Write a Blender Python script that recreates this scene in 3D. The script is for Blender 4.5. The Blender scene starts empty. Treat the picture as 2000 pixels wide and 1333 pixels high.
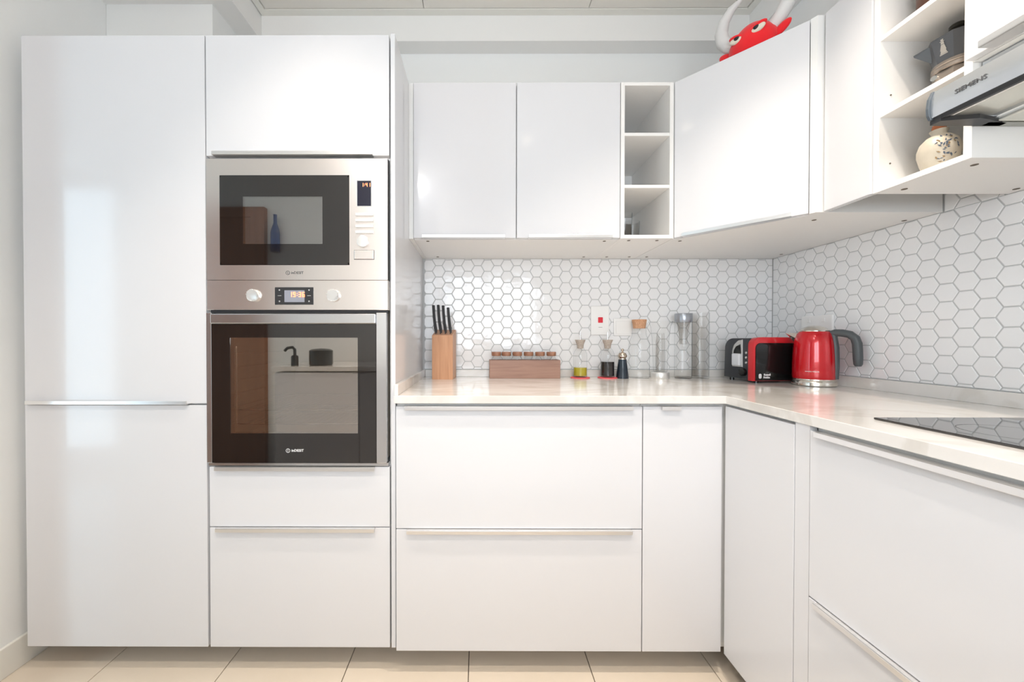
import bpy, bmesh, math, random
from mathutils import Vector, Matrix
random.seed(7)
C = bpy.context.scene.collection
sc = bpy.context.scene
R = math.radians

# ------------------------------------------------------------------ camera, world, lights, exposure
cam_d = bpy.data.cameras.new('camera')
cam = bpy.data.objects.new('camera', cam_d); C.objects.link(cam); sc.camera = cam
cam_d.sensor_width = 36.0; cam_d.sensor_fit = 'HORIZONTAL'
cam_d.lens = 36 * 735.4 / 2000
cam_d.shift_x = 67.3 / 2000; cam_d.shift_y = 3.7 / 2000
cam_d.clip_start = 0.01
cam.location = (1.4875, -1.2265, 1.0939)
cam.rotation_mode = 'XYZ'
cam.rotation_euler = (R(90) - 0.0093, -0.0005, 0.0032)

sc.view_settings.view_transform = 'Standard'
sc.view_settings.look = 'None'
sc.view_settings.gamma = 1.0
sc.view_settings.use_curve_mapping = False
sc.view_settings.exposure = 0.13

world = bpy.data.worlds.new('daylight'); sc.world = world; world.use_nodes = True
wb = world.node_tree.nodes['Background']
wb.inputs[0].default_value = (0.80, 0.90, 1.0, 1); wb.inputs[1].default_value = 1.2

def area(name, loc, rot, sx, sy, power, col):
    d = bpy.data.lights.new(name, 'AREA'); d.shape = 'RECTANGLE'; d.size = sx; d.size_y = sy
    d.energy = power; d.color = col
    o = bpy.data.objects.new(name, d); C.objects.link(o); o.location = loc; o.rotation_euler = rot
    return o
# daylight through the kitchen window behind the camera and the window of the side room
area('window_daylight', (1.60, -1.99, 1.42), (R(90), 0, 0), 1.2, 0.86, 22, (0.88, 0.94, 1.0))
area('side_window_daylight', (-1.925, -1.99, 1.27), (R(90), 0, 0), 0.85, 2.2, 22, (0.62, 0.86, 1.0))

# ------------------------------------------------------------------ materials
def new_mat(name):
    m = bpy.data.materials.new(name); m.use_nodes = True
    return m, m.node_tree, m.node_tree.nodes['Principled BSDF']
def mat(name, col, rough=0.5, metal=0.0, spec=0.5, coat=0.0, emit=None, es=0.0, trans=0.0, ior=1.45, bump=0.0, bscale=200, sheen=0):
    m, nt, b = new_mat(name)
    b.inputs['Base Color'].default_value = (*col, 1)
    b.inputs['Roughness'].default_value = rough
    b.inputs['Metallic'].default_value = metal
    b.inputs['Specular IOR Level'].default_value = spec
    b.inputs['Coat Weight'].default_value = coat
    b.inputs['Coat Roughness'].default_value = 0.03
    b.inputs['Transmission Weight'].default_value = trans
    b.inputs['IOR'].default_value = ior
    b.inputs['Sheen Weight'].default_value = sheen
    if emit:
        b.inputs['Emission Color'].default_value = (*emit, 1); b.inputs['Emission Strength'].default_value = es
    if bump:
        tc = nt.nodes.new('ShaderNodeTexCoord'); n = nt.nodes.new('ShaderNodeTexNoise'); n.inputs['Scale'].default_value = bscale
        bp = nt.nodes.new('ShaderNodeBump'); bp.inputs['Strength'].default_value = bump; bp.inputs['Distance'].default_value = 0.002
        nt.links.new(tc.outputs['Object'], n.inputs['Vector']); nt.links.new(n.outputs['Fac'], bp.inputs['Height'])
        nt.links.new(bp.outputs['Normal'], b.inputs['Normal'])
    return m
def ramp(nt, stops):
    r = nt.nodes.new('ShaderNodeValToRGB'); e = r.color_ramp.elements
    while len(e) < len(stops): e.new(0.5)
    for i, (p, c) in enumerate(stops): e[i].position = p; e[i].color = (*c, 1)
    return r
def tex_mat(name, stops, scale=(1, 1, 1), nscale=5, rough=0.4, detail=6, distort=0.0, metal=0, spec=.5, coat=0, wave=False, bump=0):
    m, nt, b = new_mat(name)
    tc = nt.nodes.new('ShaderNodeTexCoord'); mp = nt.nodes.new('ShaderNodeMapping'); mp.inputs['Scale'].default_value = scale
    nt.links.new(tc.outputs['Object'], mp.inputs['Vector'])
    if wave:
        n = nt.nodes.new('ShaderNodeTexWave'); n.inputs['Scale'].default_value = nscale; n.inputs['Distortion'].default_value = distort
        n.inputs['Detail'].default_value = detail; n.bands_direction = 'X'
    else:
        n = nt.nodes.new('ShaderNodeTexNoise'); n.inputs['Scale'].default_value = nscale; n.inputs['Detail'].default_value = detail
        n.inputs['Distortion'].default_value = distort
    nt.links.new(mp.outputs[0], n.inputs['Vector'])
    r = ramp(nt, stops); nt.links.new(n.outputs['Fac'], r.inputs['Fac']); nt.links.new(r.outputs['Color'], b.inputs['Base Color'])
    b.inputs['Roughness'].default_value = rough; b.inputs['Metallic'].default_value = metal
    b.inputs['Specular IOR Level'].default_value = spec; b.inputs['Coat Weight'].default_value = coat
    if bump:
        bp = nt.nodes.new('ShaderNodeBump'); bp.inputs['Strength'].default_value = bump; bp.inputs['Distance'].default_value = 0.001
        nt.links.new(n.outputs['Fac'], bp.inputs['Height']); nt.links.new(bp.outputs['Normal'], b.inputs['Normal'])
    return m
def thin_glass(name, tint=(0.993, 0.995, 0.994), edge=(0.66, 0.69, 0.71)):
    m = bpy.data.materials.new(name); m.use_nodes = True; nt = m.node_tree; nt.nodes.clear()
    out = nt.nodes.new('ShaderNodeOutputMaterial'); mix = nt.nodes.new('ShaderNodeMixShader')
    tr = nt.nodes.new('ShaderNodeBsdfTransparent'); gl = nt.nodes.new('ShaderNodeBsdfGlossy'); gl.inputs['Roughness'].default_value = 0.02
    lf = nt.nodes.new('ShaderNodeLayerWeight'); lf.inputs['Blend'].default_value = 0.5
    r = ramp(nt, [(0.0, tint), (0.60, tint), (0.85, tuple(0.5 * (a + b) for a, b in zip(tint, edge))), (1.0, edge)])
    nt.links.new(lf.outputs['Facing'], r.inputs['Fac']); nt.links.new(r.outputs['Color'], tr.inputs['Color'])
    r2 = ramp(nt, [(0.0, (.035,) * 3), (0.6, (.05,) * 3), (0.88, (.14,) * 3), (1.0, (.38,) * 3)])
    nt.links.new(lf.outputs['Facing'], r2.inputs['Fac']); nt.links.new(r2.outputs['Color'], mix.inputs['Fac']); nt.links.new(tr.outputs[0], mix.inputs[1]); nt.links.new(gl.outputs[0], mix.inputs[2])
    nt.links.new(mix.outputs[0], out.inputs['Surface'])
    return m
def mirror_glass(name, fac, tint):
    m = bpy.data.materials.new(name); m.use_nodes = True; nt = m.node_tree; nt.nodes.clear()
    out = nt.nodes.new('ShaderNodeOutputMaterial'); mix = nt.nodes.new('ShaderNodeMixShader'); mix.inputs['Fac'].default_value = fac
    tr = nt.nodes.new('ShaderNodeBsdfTransparent'); tr.inputs['Color'].default_value = (*tint, 1)
    gl = nt.nodes.new('ShaderNodeBsdfGlossy'); gl.inputs['Roughness'].default_value = 0.015; gl.inputs['Color'].default_value = (0.95, 0.92, 0.88, 1)
    nt.links.new(tr.outputs[0], mix.inputs[1]); nt.links.new(gl.outputs[0], mix.inputs[2]); nt.links.new(mix.outputs[0], out.inputs['Surface'])
    return m
def steel(name, col, rough, stretch):
    m, nt, b = new_mat(name)
    b.inputs['Base Color'].default_value = (*col, 1); b.inputs['Metallic'].default_value = 1.0
    tc = nt.nodes.new('ShaderNodeTexCoord'); mp = nt.nodes.new('ShaderNodeMapping'); mp.inputs['Scale'].default_value = stretch
    n = nt.nodes.new('ShaderNodeTexNoise'); n.inputs['Scale'].default_value = 60; n.inputs['Detail'].default_value = 4
    mr = nt.nodes.new('ShaderNodeMapRange'); mr.inputs['To Min'].default_value = rough * 0.92; mr.inputs['To Max'].default_value = rough * 1.08
    nt.links.new(tc.outputs['Object'], mp.inputs[0]); nt.links.new(mp.outputs[0], n.inputs['Vector'])
    nt.links.new(n.outputs['Fac'], mr.inputs['Value']); nt.links.new(mr.outputs[0], b.inputs['Roughness'])
    return m

W = 0.86
GLOSS = mat('white gloss lacquer', (0.755, 0.752, 0.768), 0.10, spec=0.5)
CARC = mat('white melamine', (0.88, 0.87, 0.85), 0.42)
EDGE = mat('white edge band', (0.91, 0.89, 0.86), 0.35)
WALL = mat('wall paint', (0.90, 0.90, 0.885), 0.6, bump=0.05, bscale=80)
CEIL = mat('ceiling paint', (0.90, 0.885, 0.86), 0.65)
CPAN = mat('ceiling panel', (0.84, 0.80, 0.74), 0.5)
TRIMM = mat('skirting paint', (0.85, 0.83, 0.77), 0.35)
ALU = mat('satin aluminium', (0.86, 0.85, 0.84), 0.28, metal=0.85)
STEEL = steel('brushed steel', (0.95, 0.88, 0.84), 0.24, (0.15, 8, 8))
STEELV = steel('steel edge strip', (0.74, 0.74, 0.75), 0.2, (30, 1, 1))
CHROME = mat('chrome', (0.85, 0.84, 0.82), 0.08, metal=1)
SATIN = mat('satin steel knob', (0.80, 0.79, 0.77), 0.35, metal=0.6)
BLACKG = mat('black glass', (0.012, 0.009, 0.008), 0.04, spec=0.9, coat=0.6)
HOBG = mat('hob glass', (0.01, 0.01, 0.011), 0.03, spec=0.9, coat=0.5)
WINGREY = mirror_glass('microwave window glass', 0.30, (0.65, 0.65, 0.65))
OVGLASS = mirror_glass('oven window glass', 0.36, (0.84, 0.78, 0.72))
CAV = mat('oven enamel', (0.55, 0.50, 0.44), 0.4)
MWCAV = mat('microwave mesh', (0.42, 0.42, 0.43), 0.5)
GREYCAV = mat('black plastic', (0.03, 0.03, 0.032), 0.4)
DISP = mat('display glass', (0.02, 0.02, 0.035), 0.1)
LCD = mat('grey lcd', (0.30, 0.31, 0.36), 0.2)
LED = mat('orange led', (0.9, 0.25, 0.08), 0.4, emit=(1.0, 0.28, 0.12), es=2.5)
GREYPRINT = mat('dark grey print', (0.10, 0.10, 0.10), 0.5)
WHITEPRINT = mat('white print', (0.85, 0.85, 0.85), 0.5)
DARKGAP = mat('dark recess', (0.05, 0.05, 0.05), 0.8)
HOLE = mat('screw hole', (0.16, 0.13, 0.10), 0.8)
STONE = tex_mat('pale quartz worktop', [(0.0, (0.56, 0.52, 0.46)), (0.44, (0.73, 0.70, 0.66)), (0.52, (0.80, 0.775, 0.745)), (1.0, (0.78, 0.75, 0.71))], (1, 1.6, 1), 2.8, 0.13, 8, 2.2, spec=0.5, coat=0.3)
FTILE = tex_mat('beige porcelain', [(0.3, (0.76, 0.66, 0.54)), (0.7, (0.82, 0.72, 0.60))], (1, 1, 1), 3, 0.12, 5, spec=0.6, coat=0.2)
FGROUT = mat('floor grout', (0.16, 0.12, 0.09), 0.9)
GROUT = mat('grey grout', (0.56, 0.57, 0.57), 0.9)
def tile_mat():
    m, nt, b = new_mat('glazed white tile')
    b.inputs['Base Color'].default_value = (0.90, 0.90, 0.905, 1); b.inputs['Roughness'].default_value = 0.07
    b.inputs['Coat Weight'].default_value = 0.3
    g = nt.nodes.new('ShaderNodeNewGeometry')
    n = nt.nodes.new('ShaderNodeTexNoise'); n.inputs['Scale'].default_value = 34; n.inputs['Detail'].default_value = 2
    bp = nt.nodes.new('ShaderNodeBump'); bp.inputs['Strength'].default_value = 0.35; bp.inputs['Distance'].default_value = 0.002
    nt.links.new(g.outputs['Position'], n.inputs['Vector']); nt.links.new(n.outputs['Fac'], bp.inputs['Height'])
    nt.links.new(bp.outputs['Normal'], b.inputs['Normal']); nt.links.new(bp.outputs['Normal'], b.inputs['Coat Normal'])
    return m
TILE = tile_mat()
PLATE = mat('white socket plastic', (0.93, 0.925, 0.91), 0.25)
REDP = mat('red rocker', (0.75, 0.03, 0.05), 0.3)
BEECH = tex_mat('beech wood', [(0.0, (0.30, 0.13, 0.06)), (0.42, (0.55, 0.28, 0.15)), (1.0, (0.68, 0.38, 0.22))], (20, 20, 1.6), 2.6, 0.4, 6, 1.2)
WALNUT = tex_mat('walnut wood', [(0.0, (0.20, 0.10, 0.075)), (0.5, (0.33, 0.19, 0.14)), (1.0, (0.44, 0.27, 0.20))], (2, 2, 26), 3, 0.45, 6, 0.8)
LIDW = tex_mat('acacia lid wood', [(0.0, (0.20, 0.08, 0.05)), (0.5, (0.36, 0.17, 0.10)), (1.0, (0.50, 0.27, 0.17))], (12, 12, 3), 3, 0.4, 5, 0.8)
DOORW = tex_mat('brown door wood', [(0.0, (0.20, 0.08, 0.04)), (0.5, (0.30, 0.13, 0.07)), (1.0, (0.38, 0.18, 0.10))], (14, 14, 1), 2, 0.35, 6, 0.6)
KHAND = mat('black knife handle', (0.035, 0.036, 0.04), 0.45)
CORK = tex_mat('cork', [(0.2, (0.45, 0.20, 0.10)), (0.6, (0.68, 0.38, 0.22)), (1.0, (0.76, 0.48, 0.30))], (1, 1, 1), 220, 0.8, 3)
CORKP = tex_mat('pale cork', [(0.2, (0.36, 0.29, 0.24)), (0.8, (0.58, 0.50, 0.43))], (1, 1, 1), 220, 0.8, 3)
GLASS = thin_glass('clear glass')
PANE = thin_glass('window pane', (0.97, 0.98, 0.99), (0.9, 0.92, 0.92))
OIL = mat('olive oil', (0.60, 0.52, 0.03), 0.05, trans=0.45)
VINE = mat('balsamic vinegar', (0.012, 0.010, 0.012), 0.05)
COAST = mat('red coaster', (0.80, 0.10, 0.12), 0.5)
NAVY = mat('dark navy lacquer', (0.012, 0.022, 0.035), 0.3, coat=0.3)
MILLM = mat('mill steel', (0.62, 0.52, 0.42), 0.22, metal=1)
LIDG = mat('grey brushed lid', (0.42, 0.44, 0.48), 0.3, metal=0.8)
TOAST = mat('charcoal plastic', (0.045, 0.048, 0.055), 0.38)
TOASTS = mat('black gloss panel', (0.008, 0.008, 0.008), 0.12)
TRED = mat('red gloss plastic', (0.62, 0.022, 0.03), 0.25, coat=0.3)
SILV = mat('silver trim', (0.72, 0.72, 0.72), 0.25, metal=0.7)
LEVER = mat('pale grey lever', (0.72, 0.74, 0.78), 0.35)
KRED = mat('red metal lacquer', (0.60, 0.004, 0.012), 0.16, metal=0.15, coat=0.8)
KHD = mat('dark grey handle', (0.085, 0.095, 0.10), 0.38)
KST = mat('kettle steel', (0.75, 0.71, 0.65), 0.16, metal=1)
FELT = mat('red plush', (0.90, 0.018, 0.025), 0.9, sheen=0.3, bump=0.3, bscale=300)
HORN = mat('pale horn fabric', (0.74, 0.73, 0.72), 0.8, bump=0.2, bscale=200)
EYEW = mat('eye white felt', (0.80, 0.74, 0.62), 0.8)
EYEB = mat('eye black felt', (0.02, 0.02, 0.025), 0.5)
MOKA = mat('anthracite coating', (0.15, 0.155, 0.165), 0.32, metal=0.4)
MOKAB = mat('moka base metal', (0.36, 0.31, 0.27), 0.33, metal=0.8)
KNOBD = mat('dark knob', (0.03, 0.025, 0.018), 0.35)
MOKAP = mat('moka emblem', (0.60, 0.56, 0.50), 0.4)
CERA = tex_mat('cream ceramic', [(0.3, (0.56, 0.50, 0.40)), (0.8, (0.66, 0.60, 0.50))], (1, 1, 1), 40, 0.35, 4)
CBLUE = mat('blue grey glaze', (0.10, 0.13, 0.18), 0.4)
CBRN = mat('brown glaze', (0.30, 0.20, 0.10), 0.4)
CRED = mat('red brown cork', (0.42, 0.14, 0.06), 0.7)
BROWNJ = mat('brown glazed jar', (0.10, 0.045, 0.03), 0.35)
HOODF = mat('hood steel', (0.66, 0.69, 0.72), 0.24, metal=0.85)
HOODB = mat('hood grey plastic', (0.10, 0.12, 0.14), 0.4)
HOODU = mat('hood light panel', (0.74, 0.73, 0.66), 0.18, metal=0.35)
HOODG = mat('hood filter frame', (0.42, 0.42, 0.38), 0.3, metal=0.8)
LAMP = mat('lamp lens', (1, 1, 1), 0.4, emit=(1.0, 0.86, 0.68), es=12)
BLUEG = mat('blue bottle glass', (0.02, 0.06, 0.22), 0.1, coat=0.5)
POT = mat('dark pot enamel', (0.03, 0.04, 0.045), 0.2)
BLIND = mat('window frame paint', (0.8, 0.8, 0.8), 0.4)

# ------------------------------------------------------------------ mesh helpers
class B:
    def __init__(s): s.bm = bmesh.new()
    def box(s, x0, x1, y0, y1, z0, z1, bev=0.0, seg=1):
        x0, x1 = sorted((x0, x1)); y0, y1 = sorted((y0, y1)); z0, z1 = sorted((z0, z1))
        r = bmesh.ops.create_cube(s.bm, size=1.0)
        vs = r['verts']
        for v in vs:
            v.co = Vector(((x0 + x1) / 2 + v.co.x * (x1 - x0), (y0 + y1) / 2 + v.co.y * (y1 - y0), (z0 + z1) / 2 + v.co.z * (z1 - z0)))
        if bev:
            es = list({e for v in vs for e in v.link_edges})
            bmesh.ops.bevel(s.bm, geom=es, offset=bev, segments=seg, affect='EDGES', profile=0.5)
        return s
    def prism(s, poly, z0, z1, axis='z', bev=0.0, seg=1):
        # poly: 2D points; axis z: (x,y) extruded in z; axis x: (y,z) extruded in x; axis y: (x,z) extruded in y
        f = {'z': lambda p, t: (p[0], p[1], t), 'x': lambda p, t: (t, p[0], p[1]), 'y': lambda p, t: (p[0], t, p[1])}[axis]
        a = [s.bm.verts.new(f(p, z0)) for p in poly]; b = [s.bm.verts.new(f(p, z1)) for p in poly]
        n = len(poly); fs = [s.bm.faces.new(a), s.bm.faces.new(b)]
        for i in range(n): fs.append(s.bm.faces.new((a[i], a[(i + 1) % n], b[(i + 1) % n], b[i])))
        bmesh.ops.recalc_face_normals(s.bm, faces=fs)
        if bev:
            es = list({e for q in fs[:2] for e in q.edges})
            bmesh.ops.bevel(s.bm, geom=es, offset=bev, segments=seg, affect='EDGES', profile=0.5)
        return s
    def lathe(s, prof, c=(0, 0, 0), seg=32, sx=1, sy=1):
        rings = []
        for r, z in prof:
            if r < 1e-6: rings.append([s.bm.verts.new((c[0], c[1], c[2] + z))])
            else: rings.append([s.bm.verts.new((c[0] + r * sx * math.cos(2 * math.pi * i / seg), c[1] + r * sy * math.sin(2 * math.pi * i / seg), c[2] + z)) for i in range(seg)])
        fs = []
        for a, b in zip(rings, rings[1:]):
            if len(a) == 1 and len(b) == 1: continue
            for i in range(seg):
                j = (i + 1) % seg
                if len(a) == 1: fs.append(s.bm.faces.new((a[0], b[j], b[i])))
                elif len(b) == 1: fs.append(s.bm.faces.new((a[i], a[j], b[0])))
                else: fs.append(s.bm.faces.new((a[i], a[j], b[j], b[i])))
        bmesh.ops.recalc_face_normals(s.bm, faces=fs)
        return s
    def tube(s, pts, rad, seg=12, cap=True, flat=1.0):
        pts = [Vector(p) for p in pts]; n = len(pts)
        if not isinstance(rad, (list, tuple)): rad = [rad] * n
        rings = []; up = None
        for i, p in enumerate(pts):
            t = (pts[min(i + 1, n - 1)] - pts[max(i - 1, 0)]).normalized()
            if up is None:
                up = Vector((0, 0, 1)) if abs(t.z) < 0.9 else Vector((0, 1, 0))
            u = (up - t * up.dot(t)).normalized(); up = u; w = t.cross(u)
            rings.append([s.bm.verts.new(p + (u * math.cos(2 * math.pi * k / seg) + w * flat * math.sin(2 * math.pi * k / seg)) * rad[i]) for k in range(seg)])
        fs = []
        for a, b in zip(rings, rings[1:]):
            for k in range(seg): fs.append(s.bm.faces.new((a[k], a[(k + 1) % seg], b[(k + 1) % seg], b[k])))
        if cap: fs.append(s.bm.faces.new(rings[0])); fs.append(s.bm.faces.new(rings[-1]))
        bmesh.ops.recalc_face_normals(s.bm, faces=fs)
        return s
    def ball(s, c, rx, ry, rz, rot=None, u=20, v=12):
        r = bmesh.ops.create_uvsphere(s.bm, u_segments=u, v_segments=v, radius=1.0)
        m = Matrix.Diagonal((rx, ry, rz)); 
        if rot: m = rot.to_3x3() @ m
        for q in r['verts']: q.co = m @ q.co + Vector(c)
        return s
    def cyl(s, c, r, h, axis='z', seg=24, bev=0.0):
        g = bmesh.ops.create_cone(s.bm, cap_ends=True, segments=seg, radius1=r, radius2=r, depth=h)
        m = {'z': Matrix.Identity(3), 'x': Matrix.Rotation(R(90), 3, 'Y'), 'y': Matrix.Rotation(R(90), 3, 'X')}[axis]
        for q in g['verts']: q.co = m @ q.co + Vector(c)
        if bev:
            es = [e for e in {e for v in g['verts'] for e in v.link_edges} if any(len(f.verts) > 4 for f in e.link_faces)]
            bmesh.ops.bevel(s.bm, geom=es, offset=bev, segments=2, affect='EDGES', profile=0.5)
        return s
    def panel_hole(s, x0, x1, z0, z1, hx0, hx1, hz0, hz1, y0, y1):
        s.box(x0, hx0, y0, y1, z0, z1); s.box(hx1, x1, y0, y1, z0, z1)
        s.box(hx0, hx1, y0, y1, hz1, z1); s.box(hx0, hx1, y0, y1, z0, hz0)
        return s
def rrect(x0, x1, z0, z1, r, n=5):
    pts = []
    for cx, cz, a0 in ((x1 - r, z1 - r, 0), (x0 + r, z1 - r, 90), (x0 + r, z0 + r, 180), (x1 - r, z0 + r, 270)):
        for i in range(n + 1):
            a = R(a0 + 90 * i / n); pts.append((cx + r * math.cos(a), cz + r * math.sin(a)))
    return pts

WORLD = {}      # objects whose parts are given in room coordinates -> their base point
def thing(name, label, cat, loc=(0, 0, 0), rotz=0, group=None, world=True):
    o = bpy.data.objects.new(name, None); C.objects.link(o); o.empty_display_size = 0.05
    o.location = loc; o.rotation_euler = (0, 0, rotz); o['label'] = label; o['category'] = cat
    if group: o['group'] = group
    if world: WORLD[o.name] = Vector(loc)
    return o
def obj(name, b, m, parent=None, smooth=False, origin=None, label=None):
    me = bpy.data.meshes.new(name); b.bm.normal_update()
    base = None
    if parent is not None and parent.name in WORLD: base = WORLD[parent.name]
    if parent is None and origin is not None: base = Vector(origin)
    if base is not None:
        for v in b.bm.verts: v.co -= base
    b.bm.to_mesh(me); b.bm.free(); me.materials.append(m)
    if smooth:
        for p in me.polygons: p.use_smooth = True
        try: me.set_sharp_from_angle(angle=R(smooth if smooth is not True else 40))
        except Exception: pass
    o = bpy.data.objects.new(name, me); C.objects.link(o)
    if parent is not None:
        o.parent = parent
        if parent.name in WORLD: WORLD[o.name] = WORLD[parent.name]
    elif origin is not None: o.location = origin
    if label: o['label'] = label
    return o
def tag(o, label, cat, group=None):
    o['label'] = label; o['category'] = cat
    if group: o['group'] = group
    return o
def struct(name, b, m, parent=None, smooth=False):
    o = obj(name, b, m, parent, smooth)
    if parent is None: o['kind'] = 'structure'; WORLD[o.name] = Vector((0, 0, 0))
    return o
def copy_tree(o, parent=None):
    c = o.copy(); C.objects.link(c); c.parent = parent
    if o.name in WORLD: WORLD[c.name] = WORLD[o.name]
    for ch in list(o.children): copy_tree(ch, c)
    return c
def text(name, s, size, loc, rot, m, parent, depth=0.0004, xscale=1.0, bold=0.0):
    cu = bpy.data.curves.new('lettering', 'FONT'); cu.body = s; cu.size = size; cu.extrude = depth; cu.align_x = 'CENTER'; cu.align_y = 'CENTER'; cu.offset = bold
    cu.resolution_u = 2
    t = bpy.data.objects.new('tmp', cu); C.objects.link(t)
    dg = bpy.context.evaluated_depsgraph_get(); me = bpy.data.meshes.new_from_object(t.evaluated_get(dg))
    bpy.data.objects.remove(t)
    M = Matrix.Translation(Vector(loc)) @ rot.to_4x4() @ Matrix.Diagonal((xscale, 1, 1, 1))
    me.transform(M)
    if parent.name in WORLD: me.transform(Matrix.Translation(-WORLD[parent.name]))
    me.materials.clear(); me.materials.append(m)
    o = bpy.data.objects.new(name, me); C.objects.link(o); o.parent = parent
    return o
FRONT = Matrix.Rotation(R(90), 3, 'X')                                   # reads along +x, faces -y
LEFTF = Matrix.Rotation(R(-90), 3, 'Z') @ Matrix.Rotation(R(90), 3, 'X')   # reads along -y, faces -x

# a slab door: front face at plane, 19 mm thick
def slab(x0, x1, yf, z0, z1, th=0.019): return B().box(x0, x1, yf, yf + th, z0, z1, 0.0012, 2)
def strip_handle_top(x0, x1, yf, zt):       # thin profile hooked over the top edge of a front
    b = B(); b.box(x0, x1, yf - 0.013, yf + 0.010, zt, zt + 0.002, 0.0006); b.box(x0, x1, yf - 0.0135, yf - 0.0105, zt - 0.010, zt + 0.002, 0.0008, 2); return b
def strip_handle_bottom(x0, x1, yf, zb):
    b = B(); b.box(x0, x1, yf - 0.013, yf + 0.010, zb - 0.002, zb, 0.0006); b.box(x0, x1, yf - 0.0135, yf - 0.0105, zb - 0.002, zb + 0.010, 0.0008, 2); return b

# ------------------------------------------------------------------ room
ZC = 2.5955; ZL = 2.4757; YT = 0.6035; XW = 2.910
struct('wall_back', B().box(-0.15, 3.05, 0.6075, 0.72, 0, 2.75), WALL)
struct('wall_right', B().box(2.914, 3.05, -1.87, 0.6075, 0, 2.75), WALL)
struct('wall_left', B().box(-0.16, -0.05, -0.17, 0.6075, 0, 2.75), WALL)
struct('wall_side_room', B().box(-2.60, -0.16, -0.17, -0.05, 0, 2.75), WALL)
b = B()      # rear wall with a window opening
b.box(-1.50, 1.0, -1.97, -1.87, 0, 2.75); b.box(-2.60, -2.35, -1.97, -1.87, 0, 2.75); b.box(-2.35, -1.50, -1.97, -1.87, 2.4, 2.75); b.box(2.2, 3.05, -1.97, -1.87, 0, 2.75); b.box(1.0, 2.2, -1.97, -1.87, 0, 1.0); b.box(1.0, 2.2, -1.97, -1.87, 1.85, 2.75)
struct('wall_rear', b, WALL)
b = B(); b.box(-2.60, -2.50, -1.87, -0.17, 0, 2.75)
struct('wall_far', b, WALL)
w1 = struct('window_1', B().panel_hole(1.0, 2.2, 1.0, 1.85, 1.05, 2.15, 1.05, 1.80, -1.95, -1.90), BLIND)
obj('mullion', B().box(1.585, 1.615, -1.945, -1.905, 1.05, 1.80), BLIND, w1)
obj('pane', B().box(1.05, 2.15, -1.932, -1.928, 1.05, 1.80), PANE, w1)
w2 = struct('window_2', B().panel_hole(-2.35, -1.50, 0.0, 2.40, -2.30, -1.55, 0.06, 2.35, -1.95, -1.90), BLIND)
obj('pane', B().box(-2.30, -1.55, -1.932, -1.928, 0.06, 2.35), PANE, w2)
# ceiling: flat slab with a perimeter trim and large panels, lowered strips along the walls
ce = struct('ceiling', B().box(-2.60, 3.05, -1.97, 0.72, 2.63, 2.75), CEIL)
b = B(); b.box(0.4841, 0.512, -1.87, 0.5285, 2.5925, 2.63); b.box(2.705, 2.7355, -1.87, 0.5285, 2.5925, 2.63); b.box(0.512, 2.705, 0.497, 0.5287, 2.5925, 2.63)
obj('ceiling_border', b, TRIMM, ce)
xs = [0.514, 1.2375, 1.9859, 2.703]
for i in range(3):
    for (ya, yb) in ((0.4955, -0.20), (-0.2025, -1.02), (-1.0225, -1.86)):
        obj('ceiling_panel', B().box(xs[i] + 0.0012, xs[i + 1] - 0.0012, yb, ya, 2.597, 2.628, 0.0015), CPAN, ce)
struct('trim_1', B().box(-2.50, 0.480, -1.87, 0.6065, ZL, 2.63), CEIL)           # lowered ceiling strip on the left
struct('trim_2', B().box(0.480, 2.91, 0.5287, 0.6070, ZL, 2.63), CEIL)         # boxing along the back wall
struct('trim_3', B().box(2.7355, 2.913, -1.87, 0.5287, ZL, 2.63), CEIL)         # boxing along the right wall
struct('trim_4', B().box(2.80, 2.913, -1.87, 0.6070, 2.10, ZL), WALL)            # duct boxing above the wall units
struct('trim_5', B().box(-0.049, 0.3898, 0.334, 0.6070, 2.09, ZL), WALL)        # bulkhead above the fridge unit
bl = B().box(-0.05, -0.038, -0.17, 0.095, 0.0, 0.099, 0.0025, 2)
struct('baseboard_left', bl, TRIMM)
# floor with tiles
fl = struct('floor', B().box(-2.60, 3.05, -1.97, 0.72, -0.12, -0.006), FGROUT)
base_x = 0.240; px = 0.4048
tm = None
for i in range(-7, 7):
    for j in range(0, 4):
        x0 = base_x + i * px; y1 = 0.56 - j * 0.8096 + (0 if i % 2 == 0 else 0)
        if x0 > 2.9: continue
        if tm is None:
            tb = B().box(0.0014, px - 0.0014, -0.8082, -0.0014, -0.006, 0.0, 0.0008)
            tm = obj('floor_tile', tb, FTILE, fl); o = tm
        else:
            o = tm.copy(); C.objects.link(o); o.parent = fl
        o.location = (x0, y1, 0)

# hexagonal splashback tiles -------------------------------------------------
P = 0.0548; COLP = P * math.sqrt(3) / 2; G = 0.0030
def hexpts(cx, cz, ap):
    r = ap / math.cos(R(30))
    return [(cx + r * math.cos(R(60 * k)), cz + r * math.sin(R(60 * k))) for k in range(6)]
def clip(poly, x0, x1, z0, z1):
    for ax, lim, sgn in ((0, x0, 1), (0, x1, -1), (1, z0, 1), (1, z1, -1)):
        out = []
        for i in range(len(poly)):
            a, c = poly[i], poly[(i + 1) % len(poly)]
            ia = (a[ax] - lim) * sgn >= 0; ic = (c[ax] - lim) * sgn >= 0
            if ia: out.append(a)
            if ia != ic:
                t = (lim - a[ax]) / (c[ax] - a[ax]); out.append((a[0] + (c[0] - a[0]) * t, a[1] + (c[1] - a[1]) * t))
        poly = out
        if len(poly) < 3: return []
    return poly
def poly_area(p): return abs(sum(p[i][0] * p[(i + 1) % len(p)][1] - p[(i + 1) % len(p)][0] * p[i][1] for i in range(len(p)))) / 2
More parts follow.
